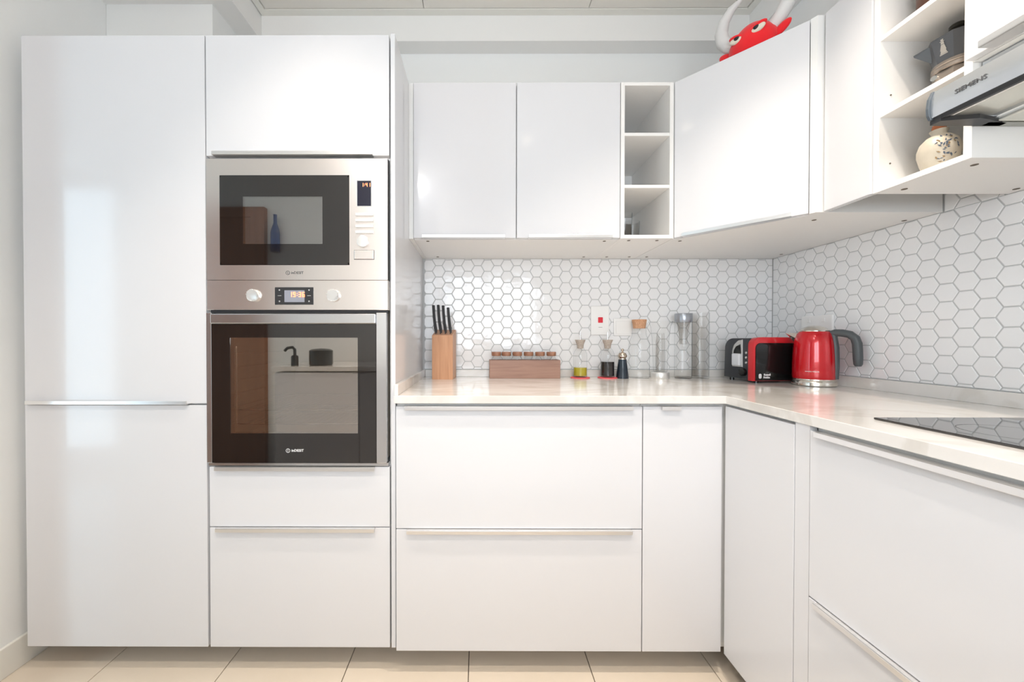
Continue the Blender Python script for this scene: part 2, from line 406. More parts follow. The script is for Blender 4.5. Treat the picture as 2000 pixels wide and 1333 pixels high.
def shrink(p, d):
    cx = sum(q[0] for q in p) / len(p); cz = sum(q[1] for q in p) / len(p)
    out = []
    for q in p:
        L = math.hypot(q[0] - cx, q[1] - cz); k = max(0.0, (L - d * 1.15) / L) if L > 0 else 0
        out.append((cx + (q[0] - cx) * k, cz + (q[1] - cz) * k))
    return out
def tile_bm(bm, poly, face, back, put):
    inner = shrink(poly, 0.0016)
    a = [bm.verts.new(put(p, back)) for p in poly]; m = [bm.verts.new(put(p, face + 0.0011)) for p in poly]; f = [bm.verts.new(put(p, face)) for p in inner]
    n = len(poly); fs = [bm.faces.new(f)]
    for i in range(n):
        j = (i + 1) % n
        fs.append(bm.faces.new((m[i], m[j], f[j], f[i]))); fs.append(bm.faces.new((a[i], a[j], m[j], m[i])))
    return fs
def tiled(wall, c0, z0c, u0, u1, z0, z1, face, side, limit, prefer):
    # side 'y': tiles on a plane y=face spanning x; side 'x': tiles on a plane x=face spanning y
    put = (lambda p, d: (p[0], d, p[1])) if side == 'y' else (lambda p, d: (d, p[0], p[1]))
    cells = []
    for i in range(-60, 60):
        cu = c0 + i * COLP
        if cu < u0 - P or cu > u1 + P: continue
        for j in range(-20, 20):
            cz = z0c + j * P + (P / 2 if i % 2 else 0)
            p = clip(hexpts(cu, cz, (P - G) / 2), u0, u1, z0, z1)
            if not p: continue
            A = poly_area(p)
            if A < 6e-5: continue
            cells.append((A, cu, cz, p))
    full = max(c[0] for c in cells)
    cells.sort(key=lambda c: -(c[0] / full) * prefer(c[1], c[2]))
    proto = None
    for A, cu, cz, p in cells[:limit]:
        if A > full * 0.999:
            if proto is None:
                b = B(); fs = tile_bm(b.bm, hexpts(0, 0, (P - G) / 2), 0, 0.004, put)
                bmesh.ops.recalc_face_normals(b.bm, faces=fs)
                for q in b.bm.faces:
                    if len(q.verts) == 6 and ((q.normal.y > 0) if side == 'y' else (q.normal.x > 0)):
                        bmesh.ops.reverse_faces(b.bm, faces=list(b.bm.faces)); break
                proto = obj('hex_tile', b, TILE, wall); o = proto
            else:
                o = proto.copy(); C.objects.link(o); o.parent = wall
            o.location = (cu, face, cz) if side == 'y' else (face, cu, cz)
            s = 0.016; o.rotation_euler = (random.uniform(-s, s), random.uniform(-s, s) if side == 'x' else 0, random.uniform(-s, s))
            if side == 'x': o.rotation_euler[0] = 0
        else:
            b = B(); q2 = [(q[0] - cu, q[1] - cz) for q in p]; fs = tile_bm(b.bm, q2, 0, 0.004, put)
            bmesh.ops.recalc_face_normals(b.bm, faces=fs)
            big = max(b.bm.faces, key=lambda f: f.calc_area() if abs(f.normal.y if side == 'y' else f.normal.x) > 0.9 else 0)
            if (big.normal.y if side == 'y' else big.normal.x) > 0: bmesh.ops.reverse_faces(b.bm, faces=list(b.bm.faces))
            o = obj('hex_tile', b, TILE, wall); o.location = (cu, face, cz) if side == 'y' else (face, cu, cz)
    rest = cells[limit:]
    if rest:
        b = B()
        for A, cu, cz, p in rest:
            fs = tile_bm(b.bm, p, face, face + 0.004, put); bmesh.ops.recalc_face_normals(b.bm, faces=fs)
            big = max(fs, key=lambda f: f.calc_area())
            if (big.normal.y if side == 'y' else big.normal.x) > 0: bmesh.ops.reverse_faces(b.bm, faces=fs)
        o = obj('cut_edge_tile', b, TILE, wall); o['kind'] = 'stuff'
wbk = bpy.data.objects['wall_back']; wrt = bpy.data.objects['wall_right']
obj('grout', B().box(1.2165, XW, 0.6055, 0.6078, 0.93, 1.4845), GROUT, wbk)
obj('grout', B().box(2.9118, 2.9143, -1.16, 0.6055, 0.93, 1.62), GROUT, wrt)
tiled(wbk, 1.5301, 1.3974, 1.2235, XW - 0.001, 0.9500, 1.4845, YT, 'y', 298, lambda u, z: 0.6 if u > 2.6 and z < 1.12 else 1.0)
tiled(wrt, -0.1207, 1.3193, -1.155, YT - 0.002, 0.9555, 1.4845, XW, 'x', 280, lambda u, z: 1.0 if u > -0.36 else 0.01)
tiled(wrt, -0.1207, 1.3193, -1.155, -0.416, 1.4860, 1.5500, XW, 'x', 0, lambda u, z: 1.0)
tiled(wrt, -0.1207, 1.3193, -0.198, -0.068, 1.4860, 1.6150, XW, 'x', 298, lambda u, z: 1.0)

# ------------------------------------------------------------------ tall units
t = thing('fridge_cabinet', 'tall gloss white cabinet with two doors beside the left wall', 'cabinet', (0.30, 0.3, 0.0))
obj('body', B().box(0.0, 0.5985, 0.021, 0.600, 0.08, 2.078), CARC, t)
obj('plinth', B().box(0.0, 0.5985, 0.13, 0.15, 0.0, 0.08), GREYCAV, t)
d = obj('door', slab(0.0010, 0.5975, 0.0, 0.8835, 2.080), GLOSS, t)
obj('handle', strip_handle_bottom(0.016, 0.541, 0.0, 0.8835), ALU, d)
obj('door', slab(0.0010, 0.5975, 0.0, 0.081, 0.8780), GLOSS, t)

t = thing('oven_cabinet', 'tall gloss white cabinet housing the microwave and oven', 'cabinet', (0.9, 0.3, 0.0))
b = B(); b.box(0.6000, 0.6035, 0.021, 0.600, 0.08, 2.078); b.box(1.1940, 1.1985, 0.021, 0.600, 0.08, 2.078)
b.box(0.6035, 1.1940, 0.021, 0.600, 1.684, 2.078); b.box(0.6035, 1.1940, 0.021, 0.600, 0.08, 0.680); b.box(0.6035, 1.1940, 0.58, 0.600, 0.68, 1.684)
obj('body', b, CARC, t)
obj('plinth', B().box(0.6, 1.2, 0.13, 0.15, 0.0, 0.08), GREYCAV, t)
d = obj('door', slab(0.6015, 1.1965, 0.0, 1.6905, 2.080), GLOSS, t)
obj('handle', strip_handle_bottom(0.6268, 1.145, 0.0, 1.6905), ALU, d)
d = obj('drawer', slab(0.6055, 1.1965, 0.0, 0.4795, 0.6765), GLOSS, t); obj('handle', strip_handle_top(0.629, 1.1493, 0.0, 0.6765), ALU, d)
d = obj('drawer', slab(0.6055, 1.1965, 0.0, 0.081, 0.4760), GLOSS, t); obj('handle', strip_handle_top(0.631, 1.1490, 0.0, 0.4760), ALU, d)
obj('side_panel', B().box(1.2015, 1.2156, 0.0, 0.6055, 0.080, 2.085, 0.001), GLOSS, t)

# microwave ------------------------------------------------------------------
t = thing('microwave', 'built-in stainless steel microwave with dark glass door above the oven', 'microwave', (0.9, 0.0, 1.2865))
b = B()
x0, x1, z0, z1 = 0.6045, 1.1925, 1.2865, 1.6780
b.panel_hole(x0, x1, z0, z1, 0.6485, 1.0685, 1.3345, 1.6250, -0.006, 0.018)
obj('front_frame', b, STEEL, t)
obj('edge_strip', B().box(1.1925, 1.1938, -0.004, 0.018, z0, z1), GREYCAV, t)
obj('casing', B().box(0.62, 1.18, 0.050, 0.52, 1.29, 1.665), GREYCAV, t)
# door glass = dark rounded panel with a window
b = B(); pts = rrect(0.6495, 1.0675, 1.3355, 1.6240, 0.006)
hx0, hx1, hz0, hz1 = 0.7244, 0.9823, 1.4025, 1.5554
b.panel_hole(0.6535, 1.0635, 1.3395, 1.6200, hx0, hx1, hz0, hz1, -0.008, 0.004)
for q in ((0.6495, 0.6535, 1.3415, 1.6180), (1.0635, 1.0675, 1.3415, 1.6180), (0.6515, 1.0655, 1.3355, 1.3395), (0.6515, 1.0655, 1.6200, 1.6240)):
    b.box(q[0], q[1], -0.008, 0.004, q[2], q[3])
dd = obj('door', b, BLACKG, t)
obj('window', B().box(hx0, hx1, -0.0078, -0.0058, hz0, hz1), WINGREY, dd)
obj('mesh_screen', B().box(hx0 - 0.004, hx1 + 0.004, 0.0045, 0.006, hz0 - 0.004, hz1 + 0.004), MWCAV, dd)
dp = obj('display', B().box(1.0946, 1.1394, -0.0072, -0.005, 1.5253, 1.6065, 0.0008), DISP, t)
obj('display_frame', B().panel_hole(1.0926, 1.1414, 1.5233, 1.6085, 1.0946, 1.1394, 1.5253, 1.6065, -0.0068, -0.005), SILV, t)
SEG = {'0': 'abcdef', '1': 'bc', '2': 'abged', '3': 'abgcd', '4': 'fgbc', '5': 'afgcd', '6': 'afgedc', '7': 'abc', '8': 'abcdefg', '9': 'abcdfg'}
def digits(name, s, x, z, h, y, parent):
    b = B(); w = h * 0.5; t_ = h * 0.13
    for ch in s:
        if ch == ':':
            b.box(x + t_ * .2, x + t_ * 1.4, y - .0003, y, z + h * .25, z + h * .25 + t_); b.box(x + t_ * .2, x + t_ * 1.4, y - .0003, y, z + h * .65, z + h * .65 + t_); x += t_ * 3.0; continue
        S = SEG[ch]
        for k in S:
            q = {'a': (0, w, h - t_, h), 'g': (0, w, h / 2 - t_ / 2, h / 2 + t_ / 2), 'd': (0, w, 0, t_), 'f': (0, t_, h / 2, h), 'e': (0, t_, 0, h / 2), 'b': (w - t_, w, h / 2, h), 'c': (w - t_, w, 0, h / 2)}[k]
            b.box(x + q[0], x + q[1], y - .0003, y, z + q[2], z + q[3])
        x += w + t_ * 1.8
    return obj(name, b, LED, parent)
digits('clock_digits', '1:41', 1.1085, 1.5870, 0.0120, -0.0073, dp)
for i in range(4):
    z = 1.4975 - i * 0.0190
    obj('button', B().box(1.0893, 1.1472, -0.0105, -0.005, z - 0.0045, z + 0.0045, 0.0012, 2), SATIN, t)
obj('dial', B().cyl((1.1125, -0.010, 1.4108), 0.0185, 0.010, 'y', 32, 0.0025), SATIN, t, smooth=True)
obj('release_button', B().box(1.0850, 1.1480, -0.0088, -0.005, 1.3535, 1.3815, 0.0012, 2), STEEL, t)
obj('button_gap', B().panel_hole(1.0835, 1.1495, 1.3520, 1.3830, 1.0850, 1.1480, 1.3535, 1.3815, -0.0064, -0.005), GREYPRINT, t)
def maker_mark(cx, cz, y, m, parent, s=1.0):
    b = B(); pr = []
    n = 24
    for i in range(n):
        a0, a1 = 2 * math.pi * i / n, 2 * math.pi * (i + 1) / n
        vs = [b.bm.verts.new((cx - 0.0235 * s + r * math.cos(a), y - 0.0003, cz + r * math.sin(a))) for r, a in ((0.0068 * s, a0), (0.0068 * s, a1), (0.0054 * s, a1), (0.0054 * s, a0))]
        b.bm.faces.new(vs)
    b.box(cx - 0.0243 * s, cx - 0.0227 * s, y - 0.0004, y, cz - 0.0035 * s, cz + 0.0016 * s); b.box(cx - 0.0243 * s, cx - 0.0227 * s, y - 0.0004, y, cz + 0.0026 * s, cz + 0.0042 * s)
    obj('emblem', b, m, parent)
    text('lettering', 'inDESIT', 0.0115 * s, (cx + 0.0075 * s, y, cz), FRONT, m, parent, 0.0003, 1.05, 0.0002)
maker_mark(0.892, 1.3094, -0.0062, GREYPRINT, t)

# oven -----------------------------------------------------------------------
t = thing('oven', 'built-in electric oven with dark glass door and lit clock', 'oven', (0.9, 0.0, 0.69))
obj('control_panel', B().box(0.6045, 1.1935, -0.006, 0.018, 1.1890, 1.2855, 0.0012), STEEL, t)
dp = obj('display', B().box(0.8265, 0.9516, -0.0075, -0.005, 1.2061, 1.2627, 0.0006), GREYCAV, t)
obj('lcd', B().box(0.8582, 0.9232, -0.0080, -0.0074, 1.2144, 1.2527), LCD, dp)
digits('clock_digits', '19:36', 0.8745, 1.2310, 0.0160, -0.0081, dp)
for (x, z) in ((0.842, 1.2535), (0.842, 1.217), (0.938, 1.2535), (0.938, 1.217)): obj('touch_symbol', B().cyl((x, -0.0076, z), 0.0026, 0.0006, 'y', 10), SILV, dp)
for x in (0.842, 0.938): obj('touch_dash', B().box(x - 0.006, x + 0.006, -0.0078, -0.0074, 1.2345, 1.2360), SILV, dp)
for x in (0.7578, 1.0169):
    obj('dial', B().cyl((x, -0.011, 1.2361), 0.0195, 0.012, 'y', 36, 0.003), SATIN, t, smooth=True)
obj('door_gap', B().box(0.610, 1.19, 0.004, 0.018, 1.1800, 1.1890), GREYCAV, t)
dz0, dz1 = 0.6925, 1.1800
dr = obj('door', B().panel_hole(0.6217, 1.1553, dz0, 1.1430, 0.6818, 1.0959, 0.7881, 1.0992, -0.010, 0.012), BLACKG, t)
obj('handle', B().box(0.6217, 1.1553, -0.0165, -0.004, 1.1440, 1.1765, 0.003, 2), STEELV, dr)
obj('side_trim', B().box(0.6045, 0.6212, -0.010, 0.012, dz0, dz1, 0.001), STEELV, dr)
obj('side_trim', B().box(1.1558, 1.1890, -0.010, 0.012, dz0, dz1, 0.001), STEELV, dr)
obj('window', B().box(0.6818, 1.0959, -0.0090, -0.0060, 0.7881, 1.0992), OVGLASS, dr)
maker_mark(0.8925, 0.7325, -0.0102, WHITEPRINT, dr)
obj('bottom_trim', B().box(0.6055, 1.1935, -0.004, 0.016, 0.6805, 0.6905, 0.001), STEELV, t)
obj('casing', B().panel_hole(0.612, 1.186, 0.70, 1.27, 0.66, 1.12, 0.76, 1.13, 0.020, 0.47).box(0.65, 1.13, 0.465, 0.475, 0.75, 1.14), CAV, t)
for z in (0.855, 0.808):
    b = B(); 
    b.tube([(0.662, 0.04, z), (1.118, 0.04, z)], 0.0028, 8); b.tube([(0.662, 0.40, z), (1.118, 0.40, z)], 0.0028, 8)
    for k in range(20):
        x = 0.69 + k * 0.0215; b.tube([(x, 0.04, z + .001), (x, 0.40, z + .001)], 0.0013, 6)
    obj('rack', b, CHROME, t)
for s_ in (0.664, 1.116):
    b = B()
    for z in (0.82, 0.865, 0.91, 0.955, 1.0, 1.045): b.tube([(s_, 0.04, z), (s_, 0.40, z)], 0.002, 6)
    b.tube([(s_, 0.05, 0.80), (s_, 0.05, 1.07)], 0.0025, 6)
    obj('side_rail', b, CHROME, t)

# ------------------------------------------------------------------ base units
YB = -0.011
t = thing('drawer_cabinet', 'low gloss white cabinet with two wide drawers beside the oven column', 'cabinet', (1.62, 0.3, 0))
obj('body', B().box(1.2190, 2.0170, YB + 0.020, 0.600, 0.08, 0.8880), CARC, t)
obj('plinth', B().box(1.219, 2.017, 0.13, 0.15, 0.0, 0.08), GREYCAV, t)
d = obj('drawer', slab(1.2195, 2.0160, YB, 0.4800, 0.8770), GLOSS, t); obj('handle', strip_handle_top(1.2490, 1.9830, YB, 0.8770), ALU, d)
d = obj('drawer', slab(1.2195, 2.0160, YB, 0.0790, 0.4765), GLOSS, t); obj('handle', strip_handle_top(1.2550, 1.9820, YB, 0.4765), ALU, d)

t = thing('corner_base_cabinet', 'low gloss white corner cabinet with two narrow doors meeting at right angles', 'cabinet', (2.5, 0.2, 0))
b = B().prism([(2.0180, YB + 0.020), (2.2995, YB + 0.020), (2.2995, -0.284), (2.905, -0.284), (2.905, 0.600), (2.0180, 0.600)], 0.08, 0.8880)
obj('body', b, CARC, t)
obj('plinth', B().box(2.018, 2.36, 0.13, 0.15, 0.0, 0.08).box(2.36, 2.38, -0.284, 0.15, 0, 0.08), GREYCAV, t)
d = obj('door', slab(2.0190, 2.2735, YB, 0.0790, 0.8770), GLOSS, t); obj('handle', strip_handle_top(2.0742, 2.1353, YB, 0.8770), ALU, d)
obj('door', B().box(2.2790, 2.2980, -0.2815, -0.0175, 0.0790, 0.8800, 0.0012, 2), GLOSS, t)
obj('filler_strip', B().box(2.2805, 2.2980, -0.3245, -0.2835, 0.079, 0.8880), GLOSS, t)

t = thing('hob_cabinet', 'low gloss white cabinet with wide drawers under the black hob', 'cabinet', (2.6, -0.72, 0))
obj('body', B().box(2.2995, 2.905, -1.13, -0.326, 0.08, 0.8880), CARC, t)
obj('plinth', B().box(2.36, 2.38, -1.13, -0.284, 0, 0.08), GREYCAV, t)
def side_handle(y0, y1, xf, zt):
    b = B(); b.box(xf - 0.013, xf + 0.010, y0, y1, zt, zt + 0.002, 0.0006); b.box(xf - 0.0135, xf - 0.0105, y0, y1, zt - 0.010, zt + 0.002, 0.0008, 2); return b
for z0, z1 in ((0.4800, 0.8770), (0.0790, 0.4765)):
    d = obj('drawer', B().box(2.2790, 2.2980, -1.1245, -0.3265, z0, z1, 0.0012, 2), GLOSS, t)
    obj('handle', side_handle(-1.095, -0.350, 2.2790, z1), ALU, d)

# worktop
ZT = 0.9136
t = thing('worktop', 'pale veined quartz worktop running around the kitchen corner', 'worktop', (2.0, 0.3, 0.8885))
b = B().prism([(1.2165, -0.026), (2.2755, -0.026), (2.2755, -1.16), (2.9115, -1.16), (2.9115, 0.6050), (1.2165, 0.6050)], 0.8885, ZT, bev=0.0012, seg=2)
obj('slab', b, STONE, t)
obj('upstand', B().box(1.2300, 2.9110, 0.5890, 0.6052, ZT, 0.9470, 0.001), STONE, t)
obj('upstand', B().box(2.8965, 2.9112, -1.155, 0.5885, ZT, 0.9535, 0.001), STONE, t)
obj('upstand', B().box(1.2165, 1.2295, -0.024, 0.6050, ZT, 0.9490, 0.001), STONE, t)

t = thing('hob', 'black glass induction hob set into the quartz worktop', 'hob', (2.63, -0.67, ZT))
obj('glass', B().box(2.378, 2.885, -0.966, -0.376, ZT + 0.0004, ZT + 0.0050, 0.0012, 2), HOBG, t)
for cx, cy, r in ((2.50, -0.52, 0.075), (2.76, -0.52, 0.09), (2.50, -0.80, 0.09), (2.76, -0.80, 0.075)):
    b = B()
    for k in range(36):
        a0, a1 = R(k * 10), R(k * 10 + 10)
        b.bm.faces.new([b.bm.verts.new((cx + q * math.cos(a), cy + q * math.sin(a), ZT + 0.0052)) for q, a in ((r, a0), (r, a1), (r - .0012, a1), (r - .0012, a0))])
    obj('zone_ring', b, GREYPRINT, t)

# ------------------------------------------------------------------ wall units
ZU0, ZU1 = 1.485, 2.085; YU = 0.234
def holes(parent, pts):
    for x, y in pts: obj('screw_hole', B().cyl((x, y, ZU0 - 0.0004), 0.0062, 0.0012, 'z', 14), HOLE, parent)
t = thing('wall_cabinet', 'gloss white two-door wall cabinet above the knife block', 'cabinet', (1.63, 0.42, ZU0))
obj('body', B().box(1.2345, 2.0340, YU + 0.020, 0.6030, ZU0, ZU1), CARC, t)
obj('filler_strip', B().box(1.2160, 1.2335, YU + 0.004, 0.6030, ZU0, ZU1), CARC, t)
for x0, x1, h0, h1 in ((1.2350, 1.6310, 1.2691, 1.5881), (1.6345, 2.0325, 1.6792, 2.0016)):
    d = obj('door', slab(x0, x1, YU, ZU0 + 0.002, ZU1), GLOSS, t); obj('handle', strip_handle_bottom(h0, h1, YU, ZU0 + 0.002), ALU, d)
holes(t, ((1.2848, 0.2750), (1.9864, 0.2750), (1.2931, 0.5593), (1.9836, 0.56)))

t = thing('open_shelf_unit', 'narrow white open shelf unit holding drinking glasses in its bottom bay', 'shelf unit', (2.136, 0.42, ZU0))
x0, x1 = 2.0350, 2.2380
obj('side', B().box(x0, x0 + 0.0150, YU, 0.6030, ZU0, ZU1, 0.0006), EDGE, t); obj('side', B().box(x1 - 0.0145, x1, YU, 0.6030, ZU0, ZU1, 0.0006), EDGE, t)
obj('top', B().box(x0 + 0.015, x1 - 0.0145, YU, 0.6030, 2.0722, ZU1, 0.0004), EDGE, t)
obj('bottom', B().box(x0 + 0.015, x1 - 0.0145, YU, 0.6030, ZU0, 1.4985, 0.0004), EDGE, t)
obj('back_panel', B().box(x0 + 0.015, x1 - 0.0145, 0.5950, 0.6030, 1.4985, 2.0722), CARC, t)
for z in (1.6798, 1.8803): obj('shelf', B().box(x0 + 0.015, x1 - 0.0145, YU + 0.002, 0.595, z, z + 0.0120, 0.0004), EDGE, t)
holes(t, ((2.0793, 0.2654), (2.1904, 0.2656), (2.0925, 0.5602), (2.199, 0.5603)))

t = thing('corner_wall_cabinet', 'gloss white corner wall cabinet with one diagonal door', 'cabinet', (2.6, 0.25, ZU0))
b = B().prism([(2.2395, 0.6030), (2.2395, 0.240), (2.2590, 0.2480), (2.5275, -0.0345), (2.5140, -0.0495), (2.5225, -0.0645), (2.9090, -0.0645), (2.9090, 0.6030)], ZU0, ZU1)
obj('body', b, CARC, t)
A = Vector((2.2425, 0.2350)); Bv = Vector((2.5130, -0.0478)); n = Vector((0.7245, 0.689))
q = [A, Bv, Bv + n * 0.018, A + n * 0.018]
d = obj('door', B().prism([tuple(p) for p in q], ZU0 + 0.002, ZU1, bev=0.001), GLOSS, t)
u = (Bv - A).normalized(); L = (Bv - A).length
def diag(s, o_, z): p = A + u * s + n * o_; return (p.x, p.y)
s0, s1 = 0.030, L - 0.040
b = B(); b.prism([diag(s0, -0.013, 0), diag(s1, -0.013, 0), diag(s1, 0.010, 0), diag(s0, 0.010, 0)], ZU0, ZU0 + 0.002)
b.prism([diag(s0, -0.0135, 0), diag(s1, -0.0135, 0), diag(s1, -0.0105, 0), diag(s0, -0.0105, 0)], ZU0, ZU0 + 0.012)
obj('handle', b, ALU, d)
holes(t, ((2.2853, 0.2735), (2.2812, 0.5604), (2.5834, 0.0116), (2.8741, 0.5076), (2.8835, 0.0174)))

t = thing('filler_panel', 'plain gloss white panel between the diagonal corner cabinet and open shelves', 'panel', (2.55, -0.138, ZU0))
obj('board', B().box(2.5400, 2.5580, -0.2070, -0.0700, ZU0 + 0.0005, ZU1, 0.0012, 2), GLOSS, t)

t = thing('open_shelf_unit', 'white open shelf unit holding the dark moka pot beside the hood', 'shelf unit', (2.72, -0.31, ZU0))
ya, yb, xf = -0.2080, -0.4110, 2.5450
obj('side', B().box(xf, 2.909, ya - 0.0145, ya, ZU0, ZU1, 0.0006), EDGE, t); obj('side', B().box(xf, 2.909, yb, yb + 0.0145, ZU0, ZU1, 0.0006), EDGE, t)
obj('top', B().box(xf, 2.909, yb + 0.0145, ya - 0.0145, 2.0722, ZU1, 0.0004), EDGE, t)
obj('bottom', B().box(xf, 2.909, yb + 0.0145, ya - 0.0145, ZU0, 1.4985, 0.0004), EDGE, t)
obj('back_panel', B().box(2.900, 2.909, yb + 0.0145, ya - 0.0145, 1.4985, 2.0722), CARC, t)
for z in (1.6798, 1.8803): obj('shelf', B().box(xf + 0.002, 2.900, yb + 0.0145, ya - 0.0145, z, z + 0.0120, 0.0004), EDGE, t)
holes(t, ((2.592, -0.2420), (2.595, -0.3780), (2.8799, -0.2429)))
for z in (1.56, 1.74): obj('pin_hole', B().cyl((2.575, ya - 0.0150, z), 0.0022, 0.0012, 'y', 10), HOLE, t)

t = thing('hood_cabinet', 'gloss white wall cabinet above the steel extractor hood', 'cabinet', (2.72, -0.75, 1.688))
obj('body', B().box(2.5450, 2.909, -1.13, -0.4120, 1.688, ZU1), CARC, t)
d = obj('door', B().box(2.5250, 2.5440, -1.128, -0.4140, 1.688, ZU1, 0.0012, 2), GLOSS, t)
b = B(); b.box(2.500, 2.535, -1.09, -0.4530, 1.686, 1.688, 0.0006); b.box(2.500, 2.503, -1.09, -0.4530, 1.686, 1.700, 0.0008, 2)
obj('handle', b, ALU, d)

t = thing('extractor_hood', 'silver slide-out extractor hood with a lettered steel front', 'extractor hood', (2.68, -0.75, 1.555))
obj('body', B().box(2.560, 2.905, -1.13, -0.4140, 1.556, 1.6860, 0.002), HOODF, t)
vp = [(2.4490, 1.5640), (2.4475, 1.5800), (2.4490, 1.6000), (2.4545, 1.6200), (2.4640, 1.6235), (2.4760, 1.6180), (2.4760, 1.5640)]
obj('front_visor', B().prism(vp, -1.13, -0.4190, axis='y'), HOODF, t, smooth=30)
cp = [(2.4485, 1.5610), (2.4440, 1.5700), (2.4425, 1.5850), (2.4450, 1.6050), (2.4530, 1.6210), (2.4640, 1.6235), (2.4770, 1.6180), (2.4770, 1.5610)]
obj('end_cap', B().prism(cp, -0.4190, -0.4130, axis='y', bev=0.0008), HOODB, t)
obj('slide_tray', B().box(2.4765, 2.560, -1.13, -0.4300, 1.5640, 1.5720), HOODU, t)
obj('seal_strip', B().box(2.4530, 2.4600, -1.13, -0.4180, 1.5560, 1.5645), GREYCAV, t)
obj('tray_lip', B().box(2.4640, 2.4700, -1.13, -0.4400, 1.5580, 1.5640, 0.001), EDGE, t)
b = B(); b.prism([(2.4520, -0.4140), (2.600, -0.4140), (2.600, -0.4250), (2.520, -0.4430), (2.4520, -0.4330)], 1.5510, 1.5600)
obj('rail', b, GREYCAV, t)
b = B(); b.box(2.5600, 2.900, -0.4150, -0.4130, 1.5510, 1.5700); b.box(2.560, 2.900, -0.4280, -0.4150, 1.5510, 1.5555)
obj('side_rim', b, HOODG, t)
for y0, y1 in ((-0.4300, -0.770), (-0.7720, -1.12)):
    obj('grease_filter', B().box(2.575, 2.890, y1, y0, 1.5520, 1.5560, 0.001), HOODU, t)
text('lettering', 'SIEMENS', 0.0125, (2.4476, -0.4830, 1.5930), LEFTF, GREYPRINT, t, 0.0006, 1.05, 0.0)

# ------------------------------------------------------------------ sockets
t = thing('cooker_switch', 'tall white cooker switch plate with a small red rocker', 'switch', (2.0735, 0.6, 1.186))
obj('plate', B().box(2.0290, 2.1175, 0.5935, 0.6032, 1.1155, 1.2560, 0.003, 2), PLATE, t)
obj('rocker', B().box(2.0630, 2.0860, 0.5900, 0.5938, 1.1745, 1.2010, 0.002, 2), REDP, t, label='red rocker')
obj('marking', B().box(2.066, 2.084, 0.5931, 0.5935, 1.1520, 1.1535), GREYPRINT, t)
t = thing('wall_socket', 'square white socket plate behind the corked carafe', 'socket', (2.183, 0.6, 1.155))
obj('plate', B().box(2.1405, 2.2260, 0.5945, 0.6032, 1.1115, 1.1965, 0.003, 2), PLATE, t)
obj('cover', B().box(2.1500, 2.2165, 0.5925, 0.5945, 1.1210, 1.1830, 0.0015), PLATE, t)
t = thing('wall_socket', 'wide white double socket behind the red kettle', 'socket', (2.905, 0.355, 1.155))
obj('plate', B().box(2.9000, 2.9098, 0.2830, 0.4290, 1.1110, 1.1950, 0.003, 2), PLATE, t)
for y in (0.322, 0.390): obj('switch', B().box(2.8975, 2.9002, y - 0.008, y + 0.008, 1.166, 1.184, 0.0012), PLATE, t)

# ------------------------------------------------------------------ worktop items
t = thing('knife_block', 'upright beech knife block beside the oven column', 'knife block', (1.328, 0.515, ZT), R(-5), world=False)
b = B().prism([(-0.050, 0.0), (0.052, 0.0), (0.052, 0.226), (-0.050, 0.199)], -0.0475, 0.0475, axis='x', bev=0.002, seg=2)
obj('block', b, BEECH, t)
kx = (-0.036, -0.0135, 0.009, 0.0320)
labs = ['black-handled kitchen knife nearest the oven column in the beech block', 'black-handled kitchen knife second from the oven column in the block', 'black-handled kitchen knife third from the oven column in the block', 'shortest black-handled kitchen knife, farthest from the oven column']
for i in range(4):
    zt_ = 0.9136 + 0.206; L_ = (0.136, 0.137, 0.134, 0.124)[i]
    Mx = Matrix.Rotation(R(-5), 3, 'Z'); p = Mx @ Vector((kx[i], -0.022, 0)) + Vector((1.328, 0.515, 0))
    k = thing('kitchen_knife', labs[i], 'knife', (p.x, p.y, zt_ - 0.006), R(-5), 'knives in the beech block', world=False)
    lean = -0.012
    pts = [(lean * -.2, 0, 0.010), (0.0, 0, 0.028), (lean * .4, 0.001, 0.06), (lean * .75, 0.004, 0.10), (lean, 0.009, L_ + 0.0)]
    obj('handle', B().tube(pts, [0.0075, 0.0118, 0.0108, 0.0104, 0.0108], 12, flat=0.60), KHAND, k, smooth=True)
    obj('blade', B().box(-0.0012, 0.0012, -0.008, 0.006, -0.001, 0.014), KHAND, k)

t = thing('spice_box', 'low rectangular walnut box holding small spice jars', 'box', (1.70, 0.545, ZT))
x0, x1, y0, y1, zt2 = 1.5375, 1.8640, 0.510, 0.583, 0.9985
b = B(); b.box(x0, x1, y0, y0 + 0.008, ZT, zt2, 0.001); b.box(x0, x1, y1 - 0.008, y1, ZT, zt2, 0.001)
b.box(x0, x0 + 0.008, y0 + 0.008, y1 - 0.008, ZT, zt2); b.box(x1 - 0.008, x1, y0 + 0.008, y1 - 0.008, ZT, zt2); b.box(x0 + 0.008, x1 - 0.008, y0 + 0.008, y1 - 0.008, ZT, ZT + 0.008)
obj('tray', b, WALNUT, t)
SP = [mat('spice %s' % n_, c, 0.9) for n_, c in (('red', (0.30, 0.10, 0.05)), ('green', (0.16, 0.20, 0.08)), ('grey', (0.22, 0.20, 0.18)), ('yellow', (0.40, 0.26, 0.06)), ('green two', (0.14, 0.22, 0.10)), ('brown', (0.24, 0.14, 0.08)))]
names = ['wood-lidded spice jar at the end nearest the knife block', 'wood-lidded spice jar second from the knife block', 'wood-lidded spice jar third from the knife block', 'wood-lidded spice jar third from the oil bottles', 'wood-lidded spice jar second from the oil bottles', 'wood-lidded spice jar at the end nearest the oil bottles']
